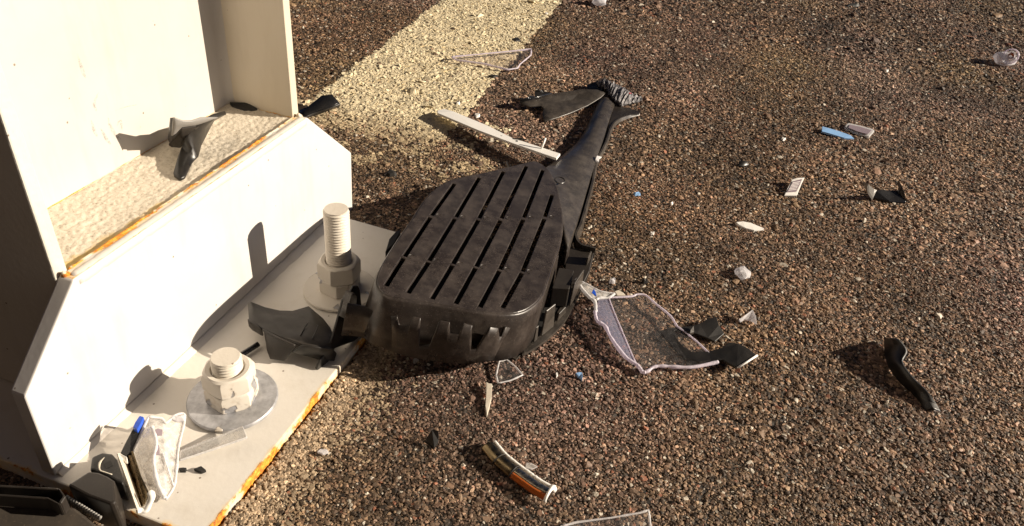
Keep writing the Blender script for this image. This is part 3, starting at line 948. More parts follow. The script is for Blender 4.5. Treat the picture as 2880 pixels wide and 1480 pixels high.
rr_ = [np.array([p[0], p[1], 0.003]) for p in crom([G(*p, z) for p, z in zip(Rs, rz)], 240)]
rr_ = [rr_[int(i)] for i in np.linspace(len(rr_) * 0.12, len(rr_) - 1, len(fl))]
V, F = loft([fl, rr_]); solid(mesh_obj("groove_floor", V, F, M['deep'], hs), 0.0015)
wedge = [(1545, 452), (1620, 470), (1720, 485), (1880, 535), (1885, 570), (1740, 588), (1600, 636), (1515, 730), (1470, 800), (1480, 700), (1520, 560)]
wt = [G(*KN(*p), 0.006) for p in wedge]
V, F, _ = prism(wt, [p - np.array([0, 0, 0.002]) for p in wt])
bevel(mesh_obj("neck_web", V, F, M['matt'], hs), 0.0005, 1)
# clutter of clips, ledge and box on the open right side
ledge = crom([G(*KR(*p), 0.005) for p in [(55, 1175), (100, 1190), (250, 1095), (380, 975), (460, 855), (535, 705), (600, 560), (640, 395)]], 60)
secs = []
for i, p in enumerate(ledge):
    t = ledge[min(i + 1, len(ledge) - 1)] - ledge[max(i - 1, 0)]; nn = np.array([t[1], -t[0], 0]); nn /= np.linalg.norm(nn)
    if nn[1] > 0: nn = -nn
    secs.append([p + nn * 0.0006, p - nn * 0.011, p - nn * 0.011 - np.array([0, 0, .0025]), p + nn * 0.0006 - np.array([0, 0, .0032])])
V, F = loft(secs, closed=True, caps=True)
mesh_obj("ledge", V, F, M['neck'], hs, smooth=True, sharp=40)
def gk(x, y, z=0.006): return G(*KR(x, y), z)
for a, b, z0, h, tp, m in ((gk(222, 1062), gk(318, 985), 0.006, 0.030, 0.003, 'neck'), (gk(442, 832), gk(535, 690), 0.006, 0.027, 0.004, 'neck'), (gk(165, 1112), gk(190, 1085), 0.006, 0.018, 0.001, 'neck'),
                           (gk(400, 530), gk(432, 460), 0.006, 0.020, 0.002, 'panel'), (gk(345, 950), gk(410, 880), 0.006, 0.009, 0.002, 'neck'), (gk(570, 540), gk(600, 480), 0.006, 0.014, 0.001, 'neck'),
                           (gk(300, 700), gk(330, 620), 0.006, 0.034, 0.004, 'panel')):
    V, F = board(a, b, z0, h, 0.0018, tp)
    bevel(mesh_obj("clip_tab", V, F, M[m], hs), 0.0004, 1)
bt = [G(*KR(*p), 0.030) for p in [(312, 688), (365, 530), (482, 552), (445, 695)]]
V, F, _ = prism(bt, [p * np.array([1, 1, 0]) + np.array([0, 0, 0.006]) for p in bt])
bevel(mesh_obj("switch_box", V, F, M['matt'], hs), 0.001, 2)
ct = [G(*KR(*p), 0.010) for p in [(430, 375), (480, 380), (640, 395), (600, 560), (560, 640), (400, 660)]]
V, F, _ = prism(ct, [p - np.array([0, 0, 0.003]) for p in ct])
bevel(mesh_obj("corner_plate", V, F, M['matt'], hs), 0.0006, 1)
ft_ = [G(*KR(*p), 0.004) for p in [(150, 1130), (240, 1060), (440, 850), (520, 700), (430, 560), (320, 700), (200, 950)]]
V, F, _ = prism(ft_, [p - np.array([0, 0, 0.002]) for p in ft_])
mesh_obj("floor_plate", V, F, M['deep'], hs)
tt = [G(*KN(*p), 0.046) for p in [(120, 1190), (150, 1270), (160, 1300), (128, 1275), (105, 1215)]]
V, F, _ = prism(tt, [p - np.array([0, 0, 0.002]) for p in tt])
mesh_obj("split_sliver", V, F, M['neck'], hs)
lf = [G(*K3(*p), 0.050) for p in [(248, 620), (270, 545), (310, 500), (335, 498), (300, 570)]]
V, F, _ = prism(lf, [p - np.array([0, 0, 0.012]) for p in lf])
bevel(mesh_obj("side_lug", V, F, M['deep'], hs), 0.0006, 1)

# ------------------------------------------------------------------ loose pieces
ZK = 1.0
def shard(name, label, cat, pts, z, th, mat, K=None, bev=0.0004, rim=None, rimr=0.0008, group=None, parent=None, side=None):
    T = []
    for p in pts:
        q = K(p[0], p[1]) if K else p[:2]
        T.append(G(q[0], q[1], (p[2] if len(p) > 2 else z) * ZK))
    T = np.array(T)
    V, F, nt = prism(T, T - np.array([0, 0, th]))
    ms = [mat] if side is None else [mat, side]
    mi = [0 if i < nt else len(ms) - 1 for i in range(len(F))]
    if rim is None and parent is None:
        o = mesh_obj(name, V, F, ms, None, mat_idx=mi)
        if label: tag(o, label, cat, group)
    elif parent is not None:
        o = mesh_obj(name, V, F, ms, parent, mat_idx=mi)
    else:
        lo = T.mean(0)
        t = thing(name, label, cat, (lo[0], lo[1], T[:, 2].min() - th), group)
        o = mesh_obj("pane", V, F, ms, t, mat_idx=mi)
        loop = np.concatenate([T, T[:1]]) - np.array([0, 0, th * 0.5])
        loop = np.concatenate([[loop[i] + (loop[i + 1] - loop[i]) * k / 4 for k in range(4)] for i in range(len(loop) - 1)] + [loop[-1:]])
        rr = [rimr * (1 + 0.55 * mnoise.noise(Vector((i * 0.7, loop[0][0] * 50, 0)))) for i in range(len(loop))]
        V, F = tube(loop, rr, 6)
        mesh_obj("broken_edge", V, F, rim, t, smooth=True)
        if bev: bevel(o, bev, 1)
        return t
    if bev: bevel(o, bev, 2)
    return o
def patch(name, pts, faces, mat, th, parent, K, sub=1, crease=None):
    V = [G(*K(p[0], p[1]), p[2] * ZK) for p in pts]
    o = mesh_obj(name, V, faces, mat, parent, smooth=True)
    c = [p for p in o.data.polygons]
    if sum(p.normal.z for p in c) < 0: o.data.flip_normals()
    if sub:
        s = o.modifiers.new("sub", 'SUBSURF'); s.subdivision_type = 'SIMPLE'; s.levels = sub; s.render_levels = sub
    solid(o, th, -1); bevel(o, th * 0.25, 1)
    return o

# dark cover shard lying on the base plate
t = thing("cover_shard", 'curved dark plastic cover shard on the base plate between the two bolts', 'plastic shard', G(*K8(750, 650), PLZ))
pts = [(175, 245, .030), (215, 225, .031), (400, 300, .028), (600, 345, .025), (770, 350, .023), (985, 285, .020), (1180, 450, .021), (1280, 580, .023), (1322, 690, .026), (1290, 835, .031),
       (190, 450, .036), (370, 580, .037), (600, 690, .038), (900, 790, .038), (1100, 815, .036),
       (205, 535, .024), (250, 590, .020), (390, 668, .018),
       (640, 560, .036), (900, 560, .034), (1080, 640, .033)]
patch("cover_face", pts, [(0, 1, 2, 11, 10), (2, 3, 18, 12, 11), (3, 4, 19, 18), (4, 5, 6, 19), (6, 7, 20, 19), (7, 8, 9, 14, 20), (18, 19, 20, 14, 13), (12, 18, 13)], M['matt'], 0.002, t, K8)
patch("cover_side", [(190, 450, .036), (370, 580, .037), (390, 668, .018), (250, 590, .020), (205, 535, .024)], [(0, 1, 2, 3, 4)], M['matt'], 0.002, t, K8)
patch("cover_flap", [(370, 588, .0365), (600, 698, .0375), (800, 770, .0375), (900, 796, .0375), (760, 880, .030), (690, 1000, .019), (655, 1025, .017), (465, 995, .017), (420, 870, .023), (400, 700, .030)],
      [(0, 1, 8, 9), (1, 2, 4, 8), (2, 3, 4), (8, 4, 5, 6, 7)], M['matt'], 0.002, t, K8)
patch("cover_side", [(900, 796, .0375), (1100, 818, .0355), (1290, 838, .0305), (1340, 900, .018), (1320, 1010, .014), (1150, 990, .016), (760, 885, .029)], [(0, 1, 5, 6), (1, 2, 3, 4, 5)], M['black'], 0.002, t, K8)
rb_ = crom([G(*K8(*p[:2]), p[2]) for p in [(380, 610, .0378), (600, 725, .0384), (800, 815, .0372)]], 16)
V, F = tube(rb_, 0.0012, 6); mesh_obj("cover_rib", V, F, M['matt'], t, smooth=True)
for ln_ in ([(875, 680), (920, 590), (975, 510)], [(1030, 725), (1075, 640), (1110, 545)]):
    V, F = tube(crom([G(*K8(*p), 0.0352 if i else 0.0365) for i, p in enumerate(ln_)], 10), 0.0005, 5); mesh_obj("mould_line", V, F, M['black'], t, smooth=True)

# pin behind the short bolt
a_, b_ = G(607, 893, PLZ + 0.004), G(650, 866, PLZ + 0.004)
t = thing("metal_pin", 'small dark metal pin lying behind the short bolt', 'pin', (*a_[:2], PLZ))
V, F = tube([a_, b_], 0.0024, 10); mesh_obj("shank", V, F, M['gloss'], t, smooth=True, sharp=40)
V, F = tube([a_ - np.array([.002, 0, 0]), a_ - np.array([0.006, 0.001, 0.0005])], 0.0035, 10); mesh_obj("pin_head", V, F, M['chrome_dark'], t, smooth=True, sharp=40)

# black bracket on the grout
t = thing("plastic_bracket", 'black angular plastic bracket resting on the grout ledge inside the column', 'bracket', G(*KG(700, 650), 0.148))
patch("bracket_top", [(540, 218, .196), (560, 212, .197), (660, 248, .192), (760, 248, .190), (870, 210, .188), (1075, 207, .178), (930, 262, .180), (800, 300, .182), (640, 325, .186), (572, 400, .180), (522, 432, .178)],
      [(0, 1, 2, 8, 9, 10), (2, 3, 7, 8), (3, 4, 6, 7), (4, 5, 6)], M['grey'], 0.0018, t, KG)  # grey colour stands in for gloss on the black top
patch("bracket_back", [(540, 218, .196), (522, 432, .178), (495, 520, .154), (480, 480, .152), (500, 228, .194)], [(0, 1, 2, 3, 4)], M['black'], 0.002, t, KG)
patch("bracket_pocket", [(640, 328, .184), (572, 402, .178), (518, 436, .176), (498, 530, .153), (535, 560, .151), (640, 562, .152), (700, 480, .164), (760, 380, .172), (850, 310, .178), (800, 302, .180)],
      [(0, 1, 2, 3), (0, 3, 4, 5), (0, 5, 6, 7), (0, 7, 8, 9)], M['matt'], 0.002, t, KG)
patch("bracket_leg", [(1195, 180, .172), (1060, 215, .179), (850, 312, .180), (760, 384, .174), (700, 484, .167), (640, 565, .158), (548, 872, .152), (540, 900, .151), (620, 956, .150), (690, 930, .150), (785, 750, .150), (860, 690, .150), (890, 565, .151), (985, 372, .153), (1040, 262, .158)],
      [(0, 1, 14), (1, 2, 13, 14), (2, 3, 12, 13), (3, 4, 11, 12), (4, 5, 10, 11), (5, 6, 9, 10), (6, 7, 8, 9)], M['black'], 0.0035, t, KG)
# dark scrap in the corner of the flange
cs = [(1225, 30, .152), (1440, 35, .153), (1560, 105, .151), (1550, 122, .150), (1400, 118, .150), (1260, 75, .150)]
shard("plastic_scrap", 'flat black scrap tucked into the corner of the right flange on the grout', 'plastic scrap', cs, .152, 0.004, M['black'], KG)

# bottom corner: crushed lamp parts
t = thing("servo_block", 'chunky black plastic motor block with a comb of teeth at the plate corner', 'plastic block', G(*KB(1200, 800), PLZ))
tp = [G(*KB(*p), 0.040) for p in [(870, 752), (1150, 575), (1280, 590), (1400, 640), (1475, 690), (1500, 965), (1430, 1000), (1130, 890)]]
V, F, _ = prism(tp, [p * np.array([1, 1, 0]) + np.array([-0.002, -0.004, 0.013]) for p in tp]); bevel(mesh_obj("block", V, F, M['matt'], t), 0.0015, 2)
tp = [G(*KB(*p), 0.034) for p in [(1160, 560), (1180, 390), (1330, 325), (1450, 345), (1510, 410), (1560, 560), (1600, 735), (1510, 715), (1470, 690), (1280, 595)]]
V, F, _ = prism(tp, [p * np.array([1, 1, 0]) + np.array([0, 0, 0.013]) for p in tp]); bevel(mesh_obj("end_cap", V, F, M['black'], t), 0.002, 3)
tp = [G(*KB(*p), 0.0344) for p in [(1340, 490), (1430, 435), (1460, 500), (1370, 545)]]
V, F, _ = prism(tp, [p - np.array([0, 0, .0008]) for p in tp]); mesh_obj("socket", V, F, M['deep'], t)
pt = crom([G(*KB(*p), 0.0352) for p in [(1350, 400), (1290, 470), (1290, 560), (1360, 590), (1450, 620)]], 14)
V, F = tube(pt, [0.0003, .0004, .0007, .0009, .0008, .0006, .0005, .0005, .0005, .0004, .0004, .0004, .0004, .0003, .0003][:len(pt)], 6, 0.4); mesh_obj("glue_smear", V, F, M['cream'], t, smooth=True)
for i in range(15):
    f = i / 14
    a = G(*KB(870 + 430 * f, 905 + 265 * f), 0.034); b = G(*KB(905 + 400 * f - 40, 985 + 225 * f), 0.020)
    V, F = tube([a, b], 0.0011, 5); mesh_obj("tooth", V, F, M['grey'], t, smooth=True)
t = thing("channel_bar", 'black plastic channel strip poking in beside the gusset corner', 'plastic strip', G(60, 1240, 0.0))
zc = 0.050
def cpt(x, y, z=zc): return G(*KB(x, y), z)
for pl in ([(-700, 700), (0, 748), (740, 792), (770, 806), (740, 816), (0, 775), (-700, 725)], [(-700, 810), (0, 868), (620, 910), (760, 985), (790, 1000), (745, 1008), (600, 935), (0, 892), (-700, 835)], [(740, 795), (775, 803), (850, 905), (790, 995), (755, 985), (810, 905)]):
    tp = [cpt(*p) for p in pl]; V, F, _ = prism(tp, [p - np.array([0, 0, .012]) for p in tp]); bevel(mesh_obj("channel_wall", V, F, M['matt'], t), 0.0005, 1)
tp = [cpt(*p, 0.040) for p in [(-700, 720), (0, 770), (745, 815), (820, 905), (770, 990), (600, 915), (0, 880), (-700, 820)]]
V, F, _ = prism(tp, [p - np.array([0, 0, .003]) for p in tp]); mesh_obj("channel_floor", V, F, M['deep'], t)
shard("plastic_slab", 'dark dusty plastic slab in the bottom corner beneath the channel strip', 'plastic slab', [(-700, 900), (0, 955), (560, 985), (800, 1010), (960, 1040), (1080, 1130), (1240, 1262), (1300, 1420), (700, 1700), (-700, 1700)], 0.036, 0.030, plastic("dusty_brown_plastic", (0.035, 0.027, 0.020), 0.8, 0.35, (0.12, 0.09, 0.06)), KB, 0.002)
# reflector channel
t = thing("lamp_reflector", 'narrow metallised lamp reflector trough with white lip on the base plate', 'lamp reflector', G(*KB(1700, 720), PLZ))
def strip3(rows, K, mat, name, parent, th=0.0012):
    V, F = loft([[G(*K(p[0], p[1]), p[2]) for p in r] for r in rows])
    o = mesh_obj(name, V, F, mat, parent, smooth=False); solid(o, th, 0); return o
strip3([[(1512, 352, .028), (1655, 835 - 400, .028)], [(1640, 690, .026), (1760, 690, .018)], [(1775, 1085, .021), (1800, 1082, .016)]], KB, M['cream'], "trough_side", t) if False else None
strip3([[(1512, 352, .029), (1545, 352, .028), (1600, 385, .018)], [(1640, 705, .026), (1668, 700, .025), (1700, 690, .017)], [(1765, 1070, .022), (1792, 1066, .021), (1812, 1040, .015)]], KB, M['cream'], "trough_side", t)
strip3([[(1600, 385, .018), (1650, 395, .0155), (1690, 330, .022), (1710, 318, .026)], [(1700, 690, .017), (1760, 690, .0145), (1800, 650, .020), (1815, 640, .024)], [(1812, 1040, .015), (1850, 1030, .0138), (1890, 1000, .017), (1922, 870, .022)]], KB, M['chrome_dark'], "trough_mirror", t)
strip3([[(1655, 380, .020), (1672, 372, .0215)], [(1765, 690, .0165), (1782, 684, .018)], [(1858, 1022, .0150), (1872, 1012, .016)]], KB, M['chrome'], "trough_ridge", t)
pt = crom([G(*KB(*p[:2]), p[2]) for p in [(1770, 1092, .019), (1830, 1082, .018), (1890, 1078, .018), (1925, 1000, .021), (1960, 930, .024), (1958, 872, .026), (1935, 855, .026)]], 24)
V, F = tube(pt, [0.0022] * 8 + [0.0028] * 8 + [0.0024] * 30 if False else [0.0024] * len(pt), 8, 0.7); mesh_obj("white_lip", V, F, M['white'], t, smooth=True)
shd = [(1510, 350, .030), (1545, 345, .030), (1640, 385, .029), (1650, 460, .026), (1600, 440, .026), (1540, 400, .028)]
shard("end_lip", None, None, shd, .03, .003, M['white'], KB, 0.0006, parent=t)
# blue connector strip
t = thing("circuit_strip", 'thin dark strip with a bright blue connector leaning by the lamp trough', 'circuit strip', G(*KB(1650, 250), PLZ))
shard("strip_body", None, None, [(1555, 345, .022), (1640, 385, .022), (1690, 330, .023), (1830, 20, .030), (1870, -90, .033), (1790, -105, .033), (1700, 60, .029), (1610, 230, .024)], .03, .003, M['gloss'], KB, 0.0005, parent=t)
shard("blue_connector", None, None, [(135, 118, .0355), (185, 135, .0355), (150, 210, .0345), (105, 290, .033), (55, 255, .033), (85, 190, .0345)], .03, .004, M['deepblue'], KL, 0.0006, parent=t)
shard("pale_edge", None, None, [(225, 118, .034), (242, 132, .034), (175, 290, .029), (70, 545, .022), (48, 520, .022), (150, 290, .029)], .03, .002, M['edge_white'], KL, 0.0004, parent=t)
# broken clear lamp lens
t = thing("lamp_lens", 'crumpled milky clear lamp lens lying on the base plate beside the trough', 'lamp lens', G(*KL(350, 600), PLZ))
pts = [(240, 135, .030), (390, 152, .026), (440, 205, .024), (650, 185, .020), (640, 260, .019), (590, 480, .017), (560, 800, .016), (530, 960, .015), (440, 1100, .015), (290, 1102, .016), (230, 965, .020), (150, 720, .024), (60, 535, .027), (200, 260, .029),
       (280, 250, .031), (330, 430, .030), (300, 640, .028), (340, 880, .024), (420, 1070, .018), (405, 560, .027), (470, 760, .022)]
patch("lens_shell", pts, [(0, 1, 14, 13), (1, 2, 15, 14), (2, 3, 4, 5, 15), (13, 14, 15, 12), (12, 15, 16, 11), (11, 16, 17, 10), (10, 17, 18, 9), (18, 8, 9), (15, 5, 19), (15, 19, 16), (19, 5, 6, 20), (16, 19, 20, 17), (17, 20, 7, 18), (20, 6, 7), (18, 7, 8)], M['clear_white'], 0.0014, t, KL, 0)
for pl, r in (([(240, 135, .031), (390, 155, .027), (440, 208, .025), (500, 160, .023), (560, 112, .023), (655, 105, .021), (650, 230, .020), (590, 480, .018), (560, 800, .017), (530, 960, .016), (440, 1100, .016)], 0.0010),
              ([(280, 250, .032), (330, 430, .031), (300, 640, .029), (340, 880, .025), (430, 1085, .018)], 0.0013), ([(405, 560, .028), (470, 760, .023), (535, 950, .016)], 0.0006)):
    pt = crom([G(*KL(*p[:2]), p[2]) for p in pl], 40)
    V, F = tube(pt, [r * (1 + 0.5 * mnoise.noise(Vector((i * .6, r * 999, 0)))) for i in range(len(pt))], 6); mesh_obj("broken_edge", V, F, M['edge_white'], t, smooth=True)
shard("torn_tab", None, None, [(495, 150, .024), (530, 112, .0245), (610, 118, .024), (660, 102, .023), (655, 180, .022), (560, 185, .022)], .024, .0025, M['crystal'], KL, 0.0005, parent=t)
for pl in ([(300, 290, .0325), (350, 270, .0325), (400, 285, .0315), (395, 345, .031), (350, 350, .0315), (325, 320, .032)], [(315, 470, .031), (360, 460, .0305), (370, 570, .0295), (320, 572, .0300)]):
    shard("dark_window", None, None, pl, .03, .0008, M['smoke'], KL, 0, parent=t)
# clear strip and chips on the plate
shard("clear_strip", 'long flat clear plastic strip bridging to the short bolt washer', 'plastic strip', [(610, 520, .0155), (1000, 370, .0195), (1335, 238, .0235), (1385, 365, .0235), (1000, 500, .0195), (700, 600, .0165), (600, 632, .0155)], 0.018, .0026, M['clear_grey'], KL, 0.0005, side=M['edge_white'])
shard("plastic_chip", 'small dark chip on the base plate nearest the milky lens', 'plastic chip', [(588, 730), (640, 722), (680, 726), (668, 762), (600, 762)], PLZ + .0025, .0024, M['deep'], KL, 0.0003)
shard("plastic_chip", 'small dark diamond chip alone on the base plate', 'plastic chip', [(762, 738), (850, 705), (908, 752), (852, 775)], PLZ + .0028, .0027, M['deep'], KL, 0.0003)

# scrap beyond the column
t = thing("plastic_scrap", 'glossy black crumpled scrap on asphalt touching the column corner', 'plastic scrap', G(800, 270))
patch("scrap_face", [(105, 800, .004), (170, 770, .010), (270, 690, .020), (345, 683, .022), (400, 745, .014), (330, 775, .012), (200, 815, .006), (125, 850, .002)], [(0, 1, 6, 7), (1, 2, 5, 6), (2, 3, 4, 5)], M['gloss'], 0.0025, t, KT)
patch("scrap_lip", [(125, 852, .003), (200, 818, .006), (330, 778, .012), (402, 748, .014), (398, 765, .006), (220, 835, .001), (135, 860, .001)], [(0, 1, 5, 6), (1, 2, 3, 4, 5)], M['black'], 0.002, t, KT)

# white strip with punched holes
pl = [(160, 345, .004), (205, 334, .004), (262, 350, .005), (480, 440, .0075), (640, 520, .0105), (950, 622, .0150), (926, 652, .018), (640, 553, .014), (420, 470, .0105), (160, 360, .0065)]
t = thing("trim_strip", 'long bowed white plastic trim strip on asphalt behind the slotted panel', 'trim strip', G(*KW(550, 500)))
shard("strip", None, None, [(p[0], p[1], p[2] + .006) for p in pl], .01, .0035, M['white'], KW, 0.0005, parent=t)
for p, q in (((392, 435), .0138), ((571, 510), .0170), ((671, 541), .0188)):
    c = np.array(p)
    shard("hole", None, None, [(c[0] - 6, c[1] - 5), (c[0] + 6, c[1] - 3), (c[0] + 5, c[1] + 5), (c[0] - 6, c[1] + 3)], q, .0006, M['deep'], KW, 0, parent=t)
a_ = G(*KW(828, 592), .0195); V, F = tube([a_, a_ + np.array([0.002, -0.001, 0.006]), a_ + np.array([0.007, -0.002, 0.014])], 0.0016, 6); mesh_obj("peg", V, F, M['white'], t, smooth=True)
shard("curl", None, None, [(640, 521, .020), (735, 527, .021), (730, 533, .019), (650, 526, .019)], .02, .001, M['black'], KW, 0, parent=t)
shard("tab", None, None, [(470, 528, .006), (490, 518, .006), (520, 520, .006), (520, 540, .004), (485, 542, .004)], .006, .002, M['cream'], KW, 0.0003, parent=t)

# blade and torn cap at the neck end
t = thing("trim_blade", 'grey black curved trim blade lying left of the neck end', 'trim blade', G(*KN(850, 480)))
pts = [(300, 405, 0.0124), (480, 345, 0.0136), (720, 302, 0.0149), (1130, 238, 0.0161), (1330, 246, 0.0161), (1440, 292, 0.0149), (1370, 352, 0.0112), (1200, 455, 0.0074), (1000, 545, 0.0050), (820, 612, 0.0037), (622, 668, 0.0031), (592, 560, 0.0056), (612, 505, 0.0074), (575, 460, 0.0093), (420, 470, 0.0093), (310, 432, 0.0112),
       (720, 430, 0.0093), (1000, 380, 0.0054), (1250, 320, 0.0124)]
patch("blade", pts, [(0, 1, 14, 15), (1, 2, 16, 13, 14), (2, 3, 17, 16), (3, 4, 18, 17), (4, 5, 6, 18), (6, 7, 17, 18), (7, 8, 16, 17), (8, 9, 12, 16), (9, 10, 11, 12), (12, 13, 16)], M['neck'], 0.0022, t, KN)
for pl in ([(305, 388, 0.0149), (390, 360, 0.0155), (480, 338, 0.0161)], [(300, 412, 0.0136), (500, 352, 0.0149), (715, 302, 0.0155)], [(500, 262, 0.0174), (600, 268, 0.0167)]):
    V, F = tube([G(*KN(*p[:2]), p[2]) for p in pl], 0.0013, 6); mesh_obj("rail", V, F, M['gloss'], t, smooth=True)
shard("tab", None, None, [(490, 270, 0.0167), (600, 262, 0.0167), (720, 295, 0.0149), (600, 318, 0.0143), (495, 330, 0.0143)], .025, .002, M['black'], KN, 0.0004, parent=t)
shard("cap_shadow", None, None, [(1190, 185, 0.0074), (1330, 125, 0.0124), (1420, 200, 0.0124), (1390, 260, 0.0112), (1190, 235, 0.0074)], .015, .006, M['deep'], KN, 0.0006, parent=t)  # black piece in place of the shadow on the ground beside the cap

def torn():
    s = NT("torn_scuffed_plastic")
    mp = s.n("Mapping"); mp.inputs["Rotation"].default_value = (0, 0, 0.95); mp.inputs["Scale"].default_value = (55, 420, 200)
    s.l(s.pos(), mp.inputs[0])
    f = s.noise(1.0, 6, 0.75, mp.outputs[0])
    s.base(s.ramp(f, [(0.42, (0.012, 0.012, 0.016)), (0.53, (0.22, 0.21, 0.22)), (0.66, (0.58, 0.55, 0.54))]))
    s.rough(0.5); s.bump(f, 1.0, 0.004)
    return s.m
M['torn'] = torn()
t = thing("torn_cap", 'torn black cap with whitened fibrous surface at the neck tip', 'plastic cap', G(*KN(1600, 330)))
up = [(1340, 150, 0.0139), (1405, 106, 0.0158), (1560, 165, 0.0172), (1700, 240, 0.0165), (1790, 295, 0.0145), (1925, 375, 0.0092)]
dn = [(1335, 205, 0.0119), (1440, 225, 0.0145), (1500, 320, 0.0145), (1600, 400, 0.0132), (1680, 440, 0.0106), (1890, 402, 0.0066)]
U3 = crom([G(*KN(*p[:2]), p[2]) for p in up], 40); D3 = crom([G(*KN(*p[:2]), p[2]) for p in dn], 40)
secs = []
for i, (u, d) in enumerate(zip(U3, D3)):
    s = []
    for f in np.linspace(0, 1, 12):
        p = u + (d - u) * f
        jag = 0.0045 * mnoise.noise(Vector((i * 0.9, f * 1.3, 5))) + 0.003 * mnoise.noise(Vector((i * 2.1, f * 0.6, 9)))
        p = p + np.array([0, 0, 0.004 * math.sin(math.pi * f) + jag])
        if f > 0.85: p = p + (d - u) * 0.14 * mnoise.noise(Vector((i * 1.7, 3, 2)))
        s.append(p)
    secs.append(s)
V, F = loft(secs)
solid(mesh_obj("torn_skin", V, F, M['torn'], t), 0.004, -1)
shard("cap_core", None, None, [(1350, 190, 0.0112), (1440, 140, 0.0132), (1700, 260, 0.0132), (1880, 380, 0.0066), (1690, 425, 0.0079), (1560, 350, 0.0112)], .04, .006, M['deep'], KN, 0.001, parent=t)
shard("red_fleck", None, None, [(1745, 290, 0.0181), (1768, 286, 0.0181), (1780, 302, 0.0173), (1755, 306, 0.0177)], .05, .002, M['red'], KN, 0.0003, parent=t)
# split chip on the neck rim
shard("plastic_chip", 'pale splinter caught on the rim halfway along the neck', 'plastic chip', [(1300, 1170, .016), (1320, 1125, .017), (1385, 1140, .015), (1350, 1165, .015), (1340, 1205, .014), (1305, 1200, .014)], .03, .0015, M['edge_white'], KN, 0.0003)

# ------------------------------------------------------------------ big lens shard and the black hook beneath it
ZK = 0.62
t = thing("mirror_lens", 'large clear plastic lens shard with lilac broken edges on asphalt', 'lens shard', G(*KS(1000, 700)))
Mf = [(560, 328, .014), (800, 308, .013), (880, 283, .013), (980, 297, .012), (1090, 390, .012), (1260, 530, .011), (1340, 650, .011), (1580, 840, .010), (1815, 1070, .009), (1500, 1130, .009), (1120, 1117, .009), (1000, 1177, .008), (940, 1184, .008), (882, 1110, .009), (830, 1010, .010), (640, 560, .013)]
o = shard("lens_face", None, None, Mf, .01, .0022, M['clear_dim'], KS, 0, parent=t)
patch("lens_side", [(430, 340, .016), (552, 330, .014), (640, 560, .013), (740, 800, .0115), (830, 1010, .010), (882, 1110, .009), (730, 1000, .013), (580, 800, .016), (500, 650, .017), (412, 590, .017), (386, 480, .017)],
      [(0, 1, 2, 9, 10), (2, 3, 7, 8, 9), (3, 4, 6, 7), (4, 5, 6)], M['edge_blue'], 0.002, t, KS, 0)
patch("lens_horn", [(170, 105, .026), (300, 168, .022), (450, 245, .018), (600, 268, .015), (560, 328, .014), (430, 340, .016), (375, 370, .017), (230, 212, .022)], [(0, 1, 7), (1, 2, 6, 7), (2, 3, 4, 5, 6)], M['clear_white'], 0.002, t, KS, 0)
def edge(parent, pl, K, r, mat, k=60):
    pt = crom([G(*K(p[0], p[1]), p[2] * ZK) for p in pl], k)
    V, F = tube(pt, [r * (1 + 0.4 * mnoise.noise(Vector((i * .45, r * 2000 + pl[0][0], 0)))) for i in range(len(pt))], 7)
    return mesh_obj("broken_edge", V, F, mat, parent, smooth=True)
edge(t, [(386, 480, .017), (412, 590, .017), (500, 650, .017), (580, 800, .016), (730, 1000, .013), (880, 1108, .009), (940, 1184, .008), (1000, 1177, .008), (1120, 1117, .009), (1500, 1130, .009), (1815, 1070, .009)], KS, 0.0018, M['edge'], 110)
edge(t, [(1815, 1070, .010), (1580, 840, .011), (1340, 650, .012)], KS, 0.0009, M['edge'], 30)
edge(t, [(1345, 660, .012), (1320, 620, .012), (1260, 530, .012), (1090, 390, .013), (980, 297, .013), (880, 283, .014), (800, 308, .014), (560, 320, .015)], KS, 0.0011, M['edge'], 60)
edge(t, [(550, 330, .015), (640, 560, .014), (830, 1010, .011), (882, 1110, .010)], KS, 0.0006, M['edge'], 40)
edge(t, [(170, 105, .026), (230, 212, .022), (320, 312, .019), (385, 370, .017), (395, 480, .017)], KS, 0.0019, M['edge_white'], 30)
edge(t, [(170, 105, .026), (300, 168, .022), (450, 245, .018), (600, 270, .015)], KS, 0.0010, M['edge_white'], 30)
edge(t, [(400, 345, .017), (440, 325, .0165), (550, 320, .015), (610, 275, .015)], KS, 0.0017, M['edge_white'], 20)
shard("blue_fleck", None, None, [(375, 222, .0205), (395, 260, .0195), (405, 305, .0188), (350, 262, .0195)], .02, .0006, M['deepblue'], KS, 0, parent=t)
hk = [(1130, 710, .003), (1240, 672, .004), (1500, 650, .005), (1600, 625, .006), (1700, 562, .008), (1800, 545, .009), (1832, 640, .008), (1892, 735, .004), (1782, 830, .003), (1700, 790, .004), (1580, 742, .005), (1390, 690, .005), (1310, 700, .005), (1330, 790, .005), (1420, 890, .005), (1520, 950, .005),
      (1700, 945, .006), (1870, 900, .010), (1940, 840, .013), (2050, 850, .014), (2160, 900, .013), (2272, 990, .011), (2040, 1137, .008), (1870, 1040, .008), (1740, 1050, .006), (1600, 1070, .005), (1430, 1020, .004), (1300, 900, .004), (1210, 790, .003)]
hk = [(p[0], p[1], p[2] * 0.8 + 0.0025) for p in hk]; ZK = 1.0
t = thing("plastic_hook", 'black hook-shaped plastic piece partly under the big clear lens', 'plastic hook', G(*KS(1700, 850)))
shard("hook", None, None, hk, .006, .0028, M['black'], KS, 0.0006, parent=t)
a_, b_ = G(*KS(2045, 1138), .0092), G(*KS(2275, 992), .0116)
V, F = tube([a_, (a_ + b_) / 2, b_], 0.0011, 6); mesh_obj("worn_edge", V, F, M['white'], t, smooth=True)
shard("lug", None, None, [(1490, 735, .009), (1500, 690, .011), (1535, 640, .011), (1540, 720, .009)], .01, .003, M['neck'], KS, 0.0004, parent=t)
